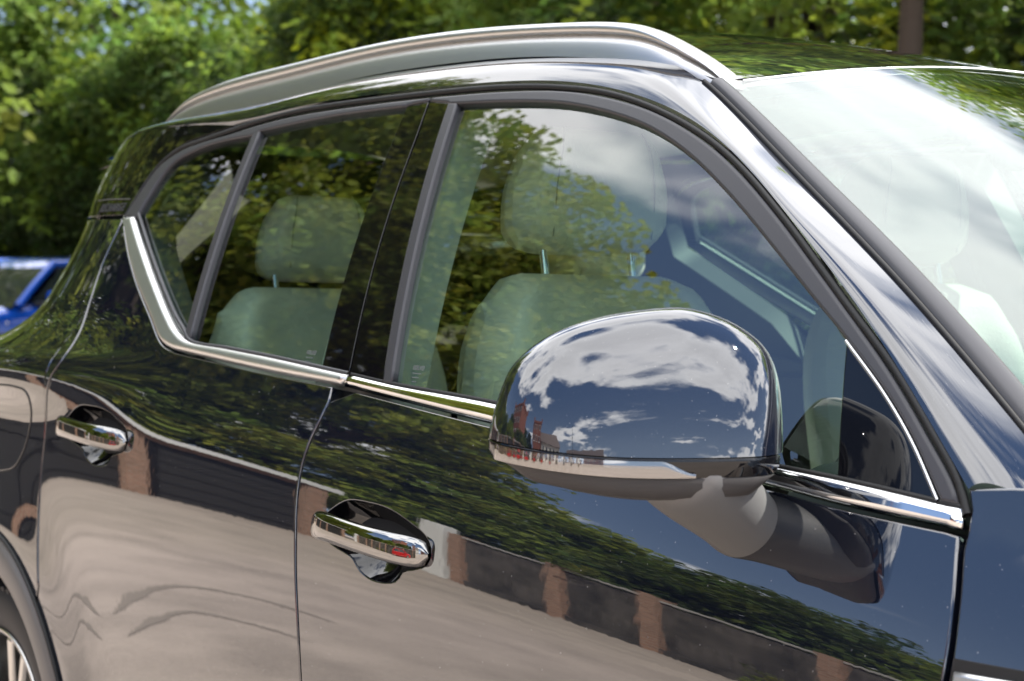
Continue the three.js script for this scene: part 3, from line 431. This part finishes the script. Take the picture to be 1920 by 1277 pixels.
  part('sail_edge', tube([[2.334, 1.006], [2.28, 1.0625], [2.2245, 1.1095], [2.146, 1.165]].map((p) => onS(p, 0.001, side)), 0.0022, 40, 6), M.satin);
  // glass
  part('window_glass', panel([[1.29, 1.05], ...crv(glassTopF, 60).map((p) => [p[0], p[1] + 0.004]), [2.15, 1.165], [2.2, 1.0]].concat([[1.83, 1.02]]), o({ off: -0.009, r: 0, h: 0.04 })), M.glass, car, 'front door window');
  part('window_glass', panel([[0.6, 1.08], ...crv([[0.5, 1.494], [0.6, 1.501], [0.777, 1.51], [1.0, 1.512]], 20), [1.094, 1.06]], o({ off: -0.009, r: 0, h: 0.04 })), M.glass, car, 'rear door window');
  part('window_glass', panel([...crv(glassTopQ, 30).map((p) => [p[0] - 0.003, p[1] + 0.004]), [0.59, 1.1], [0.55, 1.105], [0.49, 1.135], [0.37, 1.197], [0.24, 1.265], [0.125, 1.325]], o({ off: -0.007, r: 0, h: 0.04 })), M.glass, car, 'small rear quarter window');
  // mouldings
  part('belt_moulding', panel([...crv(beltF.top, 70), ...crv(beltF.bot, 60)], o({ off: 0.0075, r: 0.0105, depth: 0.0125, rings: 7 })), near ? M.chrome : M.satin);
  const br = panel([...crv(beltR.top, 110), ...crv(beltR.bot, 110)], o({ off: 0.0075, r: 0.0098, depth: 0.0125, rings: 7 }));
  part('belt_moulding', br, M.satin, car, 'satin moulding that kinks up behind the rear window');
  part('glass_seal', tube(crv(beltF.top, 40).map((p) => onS([p[0], p[1] + 0.0015], -0.003, side)), 0.004, 80, 6), M.rubber);
  part('glass_seal', tube(crv(beltR.top.map((p, i) => (i < 5 ? [p[0] + 0.013, p[1] + 0.006] : [p[0], p[1] + 0.0015])), 60).map((p) => onS(p, -0.001, side)), 0.0045, 100, 6), M.trim);
  // door seal round the openings
  part('door_seal', tube(crv(SEALP, 120).map((p) => onS([p[0], p[1] - 0.004], -0.003, side)), 0.0052, 200, 8), M.rubber);
  // inner door and pillar trims
  part('door_card', panel([[0.3, 0.3], [2.36, 0.3], [2.34, 0.985], [1.83, 1.0], [1.2, 1.04], [0.62, 1.06], [0.3, 1.1]], o({ off: -0.075, r: 0.01, h: 0.1 })), M.cabinDark);
  part('pillar_lining', panel([[0.965, 1.525], [1.13, 1.52], [1.27, 1.03], [1.03, 1.03]], o({ off: -0.03, r: 0.01, depth: 0.06, h: 0.05 })), M.cabin);
  part('pillar_lining', panel([[-0.3, 1.32], [-0.22, 1.5], [0.15, 1.5], [0.13, 1.33], [0.4, 1.17], [0.5, 1.05], [-0.3, 1.05]], o({ off: -0.035, r: 0.01, depth: 0.06, h: 0.06 })), M.cabinDark);
}

// ---------- roof edge, pillars, roof, windscreen ----------
const yL = spl([-0.4, -0.15, 0.05, 0.22, 0.38, 0.6, 0.93, 1.2, 1.4, 1.6, 1.8, 2.0, 2.2, 2.41], [1.482, 1.52, 1.524, 1.521, 1.518, 1.531, 1.5385, 1.5363, 1.524, 1.488, 1.4172, 1.3018, 1.1637, 0.9836]);
const yU = spl([-0.4, -0.03, 0.214, 0.454, 0.75, 1.0, 1.25, 1.45, 1.6, 1.72, 1.9, 2.15, 2.46], [1.505, 1.544, 1.557, 1.571, 1.588, 1.591, 1.5835, 1.5655, 1.535, 1.4755, 1.3721, 1.2294, 1.0162]);
const zU = spl([-0.4, -0.15, 0.0, 0.3, 1.0, 1.25, 1.45, 1.6, 1.72, 1.9, 2.15, 2.46], [0.5, 0.56, 0.578, 0.586, 0.586, 0.586, 0.588, 0.5975, 0.6173, 0.6616, 0.7266, 0.7931]);
const edgeP = (x, v) => {
  const a = [yL(x), S(x, yL(x)) + 0.001], b = [yU(x), zU(x)], e = 0.002, m = (S(x, a[0] + e) - S(x, a[0] - e)) / (2 * e), k = 0.62 * Math.max(b[0] - a[0], 0.012), c = [a[0] + k, a[1] + k * m], w = 2.2, d = (1 - v) ** 2 + 2 * w * v * (1 - v) + v * v;
  return [((1 - v) ** 2 * a[0] + 2 * w * v * (1 - v) * c[0] + v * v * b[0]) / d, ((1 - v) ** 2 * a[1] + 2 * w * v * (1 - v) * c[1] + v * v * b[1]) / d];
};
for (const side of [1, -1]) part('roof_side_and_pillar', grid(150, 24, (u, v) => { const x = mix(-0.4, 2.368 + 0.08 * v, u), [y, z] = edgeP(x, v); return [x, y, z * side]; }, side < 0), M.paint);
const Cn = spl([-0.7, -0.4, 0, 0.4, 0.8, 1.1, 1.4, 1.73, 1.9], [1.54, 1.605, 1.66, 1.69, 1.697, 1.678, 1.632, 1.566, 1.53]);
const hdr = (z) => 1.728 - 0.045 * (z / 0.55) ** 2;
const roofY = (x, z) => { const e = x > 1.6 ? mix(yU(1.6), 1.503, (x - 1.6) / 0.09) : yU(x); return e + (Cn(x) - e) * (1 - (z / 0.586) ** 2); };
part('roof', grid(60, 48, (u, v) => { const z = mix(-0.586, 0.586, v), x = mix(-0.62, hdr(z) - 0.006, u); return [x, roofY(Math.max(x, -0.62), z) + 0.001, z * (x < -0.1 ? mix(0.86, 1, ss(-0.62, -0.1, x)) : 1)]; }, true), M.paint);
part('header_strip', tube(Array.from({ length: 25 }, (_, i) => { const z = mix(-0.55, 0.55, i / 24), x = hdr(z); return V3(x, roofY(x, z) - 0.001, z); }), 0.0025, 80, 8), M.satin);
const wsP = (s, v) => {
  const xe = mix(1.672, 2.45, v), ze = zU(xe) - 0.006, ye = yU(xe) + 0.004, b = Math.sin(v * Math.PI);
  const cx = mix(1.734, 2.72, v), cy = mix(1.566, 1.02, v) + 0.035 * b, k = 1 - Math.abs(s) ** 2.2; return [xe + (cx - xe) * k, ye + (cy - ye) * k, ze * s];
};
{ const pane = (d) => grid(48, 40, (u, v) => { const p = wsP(mix(-0.968, 0.968, u), mix(0.006, 1, v)); return [p[0] - d * 0.5, p[1] - d, p[2]]; }, true); part('windscreen', [pane(0), pane(0.005)], M.screen); }
part('windscreen_band', grid(48, 6, (u, v) => { const p = wsP(mix(-0.955, 0.955, u), mix(0.006, 0.055, v)); return [p[0] - 0.004, p[1] - 0.008, p[2]]; }, true), M.dark);
for (const side of [1, -1]) part('windscreen_trim', grid(8, 60, (u, v) => { const p = wsP(mix(0.962, 1.0, u) * side, mix(0.0, 1, v)), k = Math.sin(u * Math.PI) ** 0.4; return [p[0] + 0.003 * k, p[1] + 0.006 * k, p[2] + 0.003 * side * k]; }, side > 0), M.trim);
for (const side of [1, -1]) part('windscreen_seal', tube(Array.from({ length: 40 }, (_, i) => { const x = mix(1.66, 2.44, i / 39); return V3(x, yU(x) + 0.002, (zU(x) - 0.003) * side); }), 0.0034, 90, 8), M.rubber);
part('headlining', grid(24, 20, (u, v) => { const z = mix(-0.56, 0.56, v), x = mix(-0.5, 1.64, u); return [x, roofY(x, z) - 0.045, z]; }), M.lining);
part('bonnet', grid(40, 30, (u, v) => { const x = mix(2.5, 3.62, u), yt = spl([2.44, 2.6, 2.8, 3.1, 3.45, 3.65], [1.03, 1.03, 1.02, 0.985, 0.9, 0.8])(x), ze = S(x, yt) - 0.004, s = mix(-1, 1, v), k = 1 - Math.abs(s) ** 2.4; return [x + 0.06 * k, yt + 0.045 * k + 0.002, ze * s]; }, true), M.paint);
part('scuttle_panel', grid(4, 24, (u, v) => { const s = mix(-1, 1, v), x = mix(2.36, 2.62, u) + 0.16 * (1 - s * s); return [x, 0.996 + 0.012 * (1 - s * s), 0.83 * s]; }, true), M.dark);
part('front_bumper', grid(16, 40, (u, v) => { const a = mix(-Math.PI / 2, Math.PI / 2, v); return [3.3 + 0.5 * Math.pow(Math.cos(a), 0.5) * (1 - 0.18 * u ** 2), mix(0.86, 0.12, u), 0.86 * Math.sin(a)]; }), M.paint);
part('tailgate', grid(20, 24, (u, v) => { const y = mix(1.52, 0.4, u), s = mix(-1, 1, v), x0 = spl([0.4, 0.8, 1.05, 1.35, 1.56], [-0.95, -0.97, -0.92, -0.72, -0.5])(y), zz = spl([0.4, 0.9, 1.02, 1.1, 1.2, 1.35, 1.52], [0.86, 0.84, 0.74, 0.6, 0.52, 0.47, 0.42])(y); return [x0 + 0.2 * Math.abs(s) ** 3, y, zz * s]; }), M.paint);

// ---------- roof rails ----------
const yT = spl([-0.1, -0.05, 0.01, 0.09, 0.174, 0.444, 0.786, 1.081, 1.337, 1.454, 1.51, 1.565, 1.617, 1.66, 1.7], [1.545, 1.566, 1.585, 1.6, 1.61, 1.626, 1.64, 1.638, 1.624, 1.613, 1.602, 1.582, 1.556, 1.528, 1.492]);
const railSec = [[0.019, -0.16], [0.0175, 0.04], [0.0145, 0.3], [0.009, 0.5], [0.002, 0.565], [0.002, 0.6], [0.009, 0.63], [0.0125, 0.68], [0.014, 0.8], [0.011, 0.92], [0.003, 0.99], [-0.008, 1.0], [-0.02, 0.96], [-0.028, 0.8], [-0.03, 0.4], [-0.03, -0.05]];
for (const side of [1, -1]) part('roof_rail', grid(railSec.length - 1, 130, (u, v) => { const x = mix(-0.1, 1.7, v), i = Math.round(u * (railSec.length - 1)), [z, k] = railSec[i], b = x > 1.6 ? mix(yU(1.6), 1.503, (x - 1.6) / 0.09) - 0.003 : yU(x), H = Math.max(yT(x) - b, 0.002); const w = 1 - 0.35 * ss(1.45, 1.68, x) * (k > 0.55 ? 0 : 1); return [x, b + H * k, ((x > 1.55 ? 0.586 - 0.02 * ss(1.55, 1.7, x) : Math.min(zU(x), 0.586)) + z * w + 0.002) * side]; }, side > 0), M.rail);

// ---------- door mirror ----------
function doorMirror(side) {
  const g = group('door_mirror');
  const A = [0.589, -0.808], B = [0.808, 0.589], K = 0.94, O = [2.072, 1.0834], at = (w, y, b) => [O[0] + K * (w * A[0] + b * B[0]), 1.23 + K * (y - 1.23), (O[1] + K * (w * A[1] + b * B[1])) * side];
  const top = crv([[-0.1475, 1.044], [-0.145, 1.06], [-0.1345, 1.098], [-0.123, 1.124], [-0.1, 1.148], [-0.071, 1.167], [-0.028, 1.183], [0.02, 1.193], [0.069, 1.198], [0.095, 1.195], [0.129, 1.183], [0.159, 1.163], [0.174, 1.145], [0.184, 1.12], [0.19, 1.079], [0.1915, 1.036]].map(([w, y]) => [w > 0.05 ? w + 0.008 * ss(0.05, 0.19, w) : w, y]), 110);
  const ybot = spl([-0.1475, -0.072, 0, 0.073, 0.1915], [1.0435, 1.035, 1.0305, 1.03, 1.0325]);
  const bc = (w) => 0.0 - 0.16 * (w + 0.1475), D = (w) => { const t = (w - 0.026) / (w < 0.026 ? 0.1737 : 0.174); return 0.098 * (t < 0 ? Math.pow(Math.max(0, 1 - (-t) ** 2.6), 0.5) : Math.pow(Math.max(0, 1 - t ** 9), 0.5) * (1 - 0.12 * t * t)); }, br = (w) => bc(w) - 0.02 - 0.24 * (w + 0.1475) * 0.6;
  const sgn = (t, e) => Math.sign(t) * Math.pow(Math.abs(t), e);
  part('cap', grid(110, 40, (u, v) => {
    const [w, yt] = top[Math.round(u * 110)], y0 = ybot(w), a = v * 1.62 * Math.PI / 2, e = 2 / 2.25;
    if (a <= Math.PI / 2) return at(w, y0 + Math.max(yt - y0, 0.0005) * Math.pow(Math.sin(a), e), bc(w) + D(w) * (Math.pow(Math.max(Math.cos(a), 0), e) - 0.09 * Math.sin(a) * Math.cos(a) * 2));
    const q = (a - Math.PI / 2) / (0.62 * Math.PI / 2); return at(w, yt - 0.12 * (yt - y0) * q * q, mix(bc(w), br(w), Math.sin(q * Math.PI / 2)));
  }, side < 0), M.paint, g, 'glossy navy mirror cap');
  // plan outline at the cap's foot: front curve and back edge
  const foot = (u, k, dy) => { const ww = mix(-0.1475, 0.1915, 0.5 - 0.5 * Math.cos(u * Math.PI)), w = 0.022 + (ww - 0.022) * k; return [w, ybot(ww) + dy, bc(w) + D(ww) * k]; };
  const loop = (k, dyF, lift = 0) => { const f = []; for (let i = 0; i <= 64; i++) { const [w, y, b] = foot(i / 64, k, 0); f.push(at(w, y + dyF(w) + lift, b)); } for (let i = 0; i <= 24; i++) { const w = 0.022 + mix(0.1695, -0.1695, i / 24) * k; f.push(at(w, ybot(w) + dyF(w) + lift, br(w) * 0.9)); } return f; };
  const bandY = (w) => -0.0215 - 0.0015 * ss(-0.12, 0.05, w), lowY = (w) => -0.045 - 0.006 * ss(-0.1, 0.05, w) + 0.018 * ss(0.15, 0.19, w) + 0.02 * ss(-0.09, -0.14, w);
  const stitch = (rows, flip) => { const n = rows[0].length; return grid(n, rows.length - 1, (u, v) => rows[Math.round(v * (rows.length - 1))][Math.round(u * n) % n], flip, true); };
  part('gloss_band', stitch([loop(0.97, () => 0.003), loop(0.985, () => -0.0015), loop(1.002, () => -0.003), loop(0.995, (w) => bandY(w) * 0.6), loop(0.968, (w) => bandY(w))], side > 0), M.gloss, g);
  part('lower_housing', stitch([loop(0.95, bandY), loop(0.965, (w) => bandY(w) - 0.002), loop(0.94, (w) => mix(bandY(w), lowY(w), 0.45)), loop(0.86, (w) => mix(bandY(w), lowY(w), 0.85)), loop(0.72, lowY), loop(0.02, lowY)], side > 0), M.plastic, g);
  // turn-signal lens wrapped round the outer end of the band
  const lensAt = (u, v, out) => { const ww = mix(-0.139, 0.088, u), hh = v * (1 - 0.9 * ss(0.82, 1, u) * 0.9), k = 1.004; const w = 0.022 + (ww - 0.022) * k; return at(w, ybot(ww) - 0.004 + mix(0, bandY(ww) + 0.004, u > 0.82 ? 1 - (1 - v) * (1 - 0.75 * ss(0.82, 1, u)) : v), bc(w) + D(ww) * k + out * (0.6 + 0.4 * Math.sin(v * Math.PI))); };
  part('indicator_lens', grid(60, 8, (u, v) => lensAt(u, v, 0.0032), side > 0), M.lens, g);
  part('indicator_reflector', grid(220, 6, (u, v) => lensAt(u, v, 0.0012 + 0.0006 * ((Math.floor(u * 55) % 2) ? 1 : 0) * (u < 0.45 ? 1 : 0)), side > 0), M.smoked, g);
  const rim = (u) => { const n = u * 150; if (n <= 110) { const [w, yt] = top[Math.round(n)]; return [w, yt - 0.12 * (yt - ybot(w))]; } const w = mix(0.1915, -0.1475, (n - 110) / 40); return [w, ybot(w)]; };
  part('mirror_frame', grid(150, 6, (u, v) => { const [w0, y0] = rim(u), k = mix(0.995, 0.9, v), w = 0.025 + (w0 - 0.025) * k, y = 1.09 + (y0 - 1.09) * k; return at(w, y, br(w) - 0.004 + 0.006 * v); }, side < 0, true), M.trim, g);
  part('mirror_glass', grid(40, 10, (u, v) => { const a = u * 2 * Math.PI, q = (t) => sgn(t, 0.5), w = 0.025 + 0.14 * q(Math.cos(a)) * v, y = 1.095 + 0.06 * q(Math.sin(a)) * v; return at(w, y, br(w) + 0.001); }, side > 0, true), M.gloss, g);
  // arm: a tapering stalk from under the housing down to the door skin, its foot rounded
  const p0 = V3(...at(0.082, 1.014, -0.004)), p1 = V3(2.082, 0.956, 0.903 * side), ax = p1.clone().sub(p0), len = ax.length(), T = ax.clone().normalize(), e1 = V3(0, 1, 0).cross(T).normalize(), e2 = T.clone().cross(e1);
  part('arm', grid(44, 30, (u, v) => { const a = u * 2 * Math.PI, k = v < 0.25 ? 0 : v < 0.65 ? (v - 0.25) / 0.4 : 1, q = v < 0.25 ? v / 0.25 - 1 : v < 0.65 ? 0 : (v - 0.65) / 0.35, r0 = mix(0.056, 0.044, k * k * (3 - 2 * k)), r = r0 * Math.cos(q * Math.PI / 2), p = p0.clone().addScaledVector(T, len * k + r0 * (q < 0 ? 0.8 : 1) * Math.sin(q * Math.PI / 2)); return p.addScaledVector(e1, Math.cos(a) * r * 1.12).addScaledVector(e2, Math.sin(a) * r * 0.95).toArray(); }, false, true), M.armGrey, g);
  return g;
}
doorMirror(1); doorMirror(-1);

// ---------- wheels ----------
function wheel(x, z, side) {
  const g = group('wheel'); const put = (n, geo, mat) => { geo.rotateX(Math.PI / 2 * side).translate(x, 0.21, z); part(n, geo, mat, g); };
  const L = (p, n = 72) => new THREE.LatheGeometry(p.map((q) => new THREE.Vector2(q[0], q[1])), n);
  put('tyre', L([[0.25, -0.1], [0.29, -0.115], [0.335, -0.105], [0.349, -0.085], [0.35, 0], [0.349, 0.07], [0.343, 0.088], [0.334, 0.1], [0.318, 0.109], [0.29, 0.113], [0.262, 0.108], [0.25, 0.1]], 120), M.tyre);
  const lug = []; for (let i = 0; i < 76; i++) lug.push(box(0.012, 0.05, 0.017, 0, 0, 0, 0.002, 1).rotateZ(0.32).translate(0.343, 0.082, 0).rotateY(i / 76 * 2 * Math.PI));
  put('tread_blocks', mergeGeometries(lug), M.tyre);
  put('rim', L([[0.2, -0.1], [0.23, -0.09], [0.235, 0.05], [0.245, 0.095], [0.254, 0.103], [0.254, 0.109], [0.248, 0.11], [0.238, 0.1], [0.232, 0.08]], 90), M.alloy);
  const sp = []; for (let i = 0; i < 5; i++) for (const d of [-0.17, 0.17]) { const s = new RoundedBoxGeometry(0.19, 0.03, 0.03, 2, 0.008); s.rotateZ(0.12).translate(0.148, 0.078, 0).rotateY(i / 5 * 2 * Math.PI + d); sp.push(s); }
  sp.push(new THREE.CylinderGeometry(0.065, 0.07, 0.04, 32).translate(0, 0.06, 0).toNonIndexed());
  put('spokes', mergeGeometries(sp), M.alloy);
  put('brake_disc', new THREE.CylinderGeometry(0.17, 0.17, 0.02, 48).translate(0, 0.0, 0), M.smoked);
}
for (const side of [1, -1]) { wheel(AX, 0.8 * side, side); wheel(2.87, 0.8 * side, side); }
for (const x of [AX, 2.87]) for (const side of [1, -1]) part('wheel_well', grid(30, 6, (u, v) => { const a = mix(-0.2, Math.PI + 0.2, u); return [x + 0.44 * Math.cos(a), 0.21 + 0.44 * Math.sin(a), mix(0.5, 0.9, v) * side]; }, side > 0), M.dark);
part('underbody', box(3.9, 0.12, 1.5, 1.3, 0.12, 0), M.dark);

// ---------- cabin ----------
function soft(w, h, d, r, f) { const g = new RoundedBoxGeometry(w, h, d, 6, r), p = g.attributes.position; for (let i = 0; i < p.count; i++) { const q = f(p.getX(i), p.getY(i), p.getZ(i)); p.setXYZ(i, ...q); } g.computeVertexNormals(); return mergeVertices(g).index ? g : g; }
const uvZY = (g) => { const p = g.attributes.position, a = []; for (let i = 0; i < p.count; i++) a.push(p.getZ(i), p.getY(i)); g.setAttribute('uv', new THREE.Float32BufferAttribute(a, 2)); };
function seat(x, y, z, w, lean, name, hw = 0.32, hh2 = 0.205, hy = 0.822) {
  const g = group(name), tilt = (geo) => geo.rotateZ(lean).translate(x, y, z);
  const back = new THREE.BoxGeometry(0.15, 0.68, w, 10, 24, 24), p = back.attributes.position;
  for (let i = 0; i < p.count; i++) {
    let X = p.getX(i), Y = p.getY(i), Z = p.getZ(i); const s = Z / (w / 2), t = Y / 0.34, k = Math.pow(Math.max(0, 1 - Math.abs(s) ** 8), 0.3), k2 = Math.pow(Math.max(0, 1 - Math.max(0, t) ** 7), 0.3);
    const sc = (0.25 + 0.75 * k) * (0.25 + 0.75 * k2); X *= sc; if (X > 0) X += 0.035 * ss(0.45, 0.85, Math.abs(s)) * k * k2 * (1 - 0.5 * ss(0.2, 1, t)); Z *= 1 - 0.16 * ss(0.2, 1, t) * ss(0, 1, t); p.setXYZ(i, X, Y + 0.34 - 0.05 * ss(0.7, 1, Math.abs(s)) * ss(0.6, 1, t), Z);
  }
  const bb = mergeVertices((back.deleteAttribute('uv'), back.deleteAttribute('normal'), back), 1e-4); bb.computeVertexNormals(); uvZY(bb);
  part('backrest', tilt(bb), M.leather, g);
  const hd = new THREE.BoxGeometry(0.12, hh2, hw, 10, 16, 18), q = hd.attributes.position;
  for (let i = 0; i < q.count; i++) { let X = q.getX(i), Y = q.getY(i), Z = q.getZ(i); const s = Z / (hw / 2), t = Y / (hh2 / 2), k = Math.pow(Math.max(0, 1 - Math.abs(s) ** 5), 0.35), k2 = Math.pow(Math.max(0, 1 - Math.abs(t) ** 5), 0.35); X *= (0.2 + 0.8 * k) * (0.2 + 0.8 * k2); Z *= (1 - 0.2 * ss(-0.2, 1, t)) * (1 - 0.12 * ss(0.6, 1, Math.abs(t))); Y *= 1 - 0.1 * ss(0.7, 1, Math.abs(s)); q.setXYZ(i, X + 0.02 * t + 0.02, Y + hy, Z); }
  const hh = mergeVertices((hd.deleteAttribute('uv'), hd.deleteAttribute('normal'), hd), 1e-4); hh.computeVertexNormals(); uvZY(hh);
  part('headrest', tilt(hh), M.leather, g);
  for (const s of [-1, 1]) part('seam', tilt(tube([V3(0.055, hy - hh2 * 0.42, hw * 0.33 * s), V3(0.0795, hy, hw * 0.325 * s), V3(0.0905, hy + hh2 * 0.3, hw * 0.29 * s), V3(0.084, hy + hh2 * 0.46, hw * 0.26 * s)], 0.0014, 24, 5)), M.cabin, g);
  for (const s of [-1, 1]) part('headrest_post', tilt(new THREE.CylinderGeometry(0.007, 0.007, 0.16, 12).translate(0.01, 0.7, 0.095 * s)), M.chrome, g);
  for (const s of [-1, 1]) part('seam', tilt(tube([V3(0.062, 0.08, 0.17 * s), V3(0.066, 0.3, 0.18 * s), V3(0.066, 0.52, 0.165 * s), V3(0.05, 0.64, 0.12 * s)].map((v) => v), 0.0016, 30, 5)), M.cabin, g);
  part('cushion', box(0.52, 0.16, w, x + 0.3, y - 0.02, z, 0.05, 4), M.leather, g);
}
seat(1.27, 0.565, 0.39, 0.54, 0.2, 'front_seat'); seat(1.27, 0.565, -0.39, 0.52, 0.2, 'front_seat');
seat(0.36, 0.53, 0.38, 0.54, 0.24, 'rear_seat', 0.25, 0.17, 0.785); seat(0.36, 0.53, -0.38, 0.54, 0.24, 'rear_seat', 0.25, 0.17, 0.785);
part('cabin_floor', box(3.2, 0.04, 1.56, 0.95, 0.27, 0), M.cabinDark);
part('luggage_cover', box(0.62, 0.02, 1.24, -0.35, 1.03, 0, 0.005, 1), M.cabinDark);
part('dashboard', box(0.5, 0.3, 1.5, 2.2, 0.86, 0, 0.07, 5), M.cabinDark);
part('centre_console', box(0.9, 0.3, 0.24, 1.6, 0.5, 0, 0.04, 3), M.cabinDark);
part('steering_wheel', new THREE.TorusGeometry(0.185, 0.016, 12, 48).rotateY(Math.PI / 2).rotateZ(0.4).translate(1.9, 0.84, 0.38), M.cabinDark);
part('sun_visor', box(0.16, 0.02, 0.36, 1.63, 1.485, 0.33, 0.008, 2).rotateZ(0), M.lining);
part('interior_mirror', box(0.03, 0.065, 0.24, 1.78, 1.44, 0, 0.012, 3), M.cabinDark);
part('seat_belt', tube([V3(1.07, 1.38, 0.7), V3(1.075, 1.1, 0.735), V3(1.08, 0.7, 0.745)], 0.016, 20, 4), M.cabinDark);
{ // maker's marks etched in the lower corners of the side windows
  const font = await new FontLoader().loadAsync('fonts/droid/droid_sans_bold.typeface.json'), ink = std({ name: 'etched_mark', color: rgb(0.13, 0.14, 0.14), roughness: 0.8 });
  for (const [x0, y0] of [[1.325, 1.092], [1.01, 1.1]]) {
    const g = new TextGeometry('VOLVO', { font, size: 0.0065, depth: 0.0004, curveSegments: 2 }), rows = [g];
    for (let k = 0; k < 3; k++) rows.push(box(0.022 - 0.005 * k, 0.0012, 0.0004, 0.014, -0.005 - 0.006 * k, 0.0002));
    const m = mergeGeometries(rows.map((q) => (q.index ? q.toNonIndexed() : q))), p = m.attributes.position; for (let i = 0; i < p.count; i++) { const v = onS([x0 + p.getX(i), y0 + p.getY(i)], -0.0086 + p.getZ(i)); p.setXYZ(i, v.x, v.y, v.z); } m.computeVertexNormals(); part('glass_marking', m, ink);
  }
}
{ // lettering on the rear pillar trim
  const font = await new FontLoader().loadAsync('fonts/droid/droid_sans_bold.typeface.json');
  const g = new TextGeometry('RECHARGE', { font, size: 0.016, depth: 0.002, curveSegments: 3 }); g.computeBoundingBox(); const b = g.boundingBox, p = g.attributes.position, w = b.max.x - b.min.x;
  for (let i = 0; i < p.count; i++) { const x = -0.1 + (p.getX(i) - b.min.x) / w * 0.15, y = 1.345 + p.getY(i), v = onS([x, y], 0.0004 + p.getZ(i) * 0.6); p.setXYZ(i, v.x, v.y, v.z); }
  g.computeVertexNormals(); part('lettering', g, M.trim);
}
renderer.render(scene, camera);
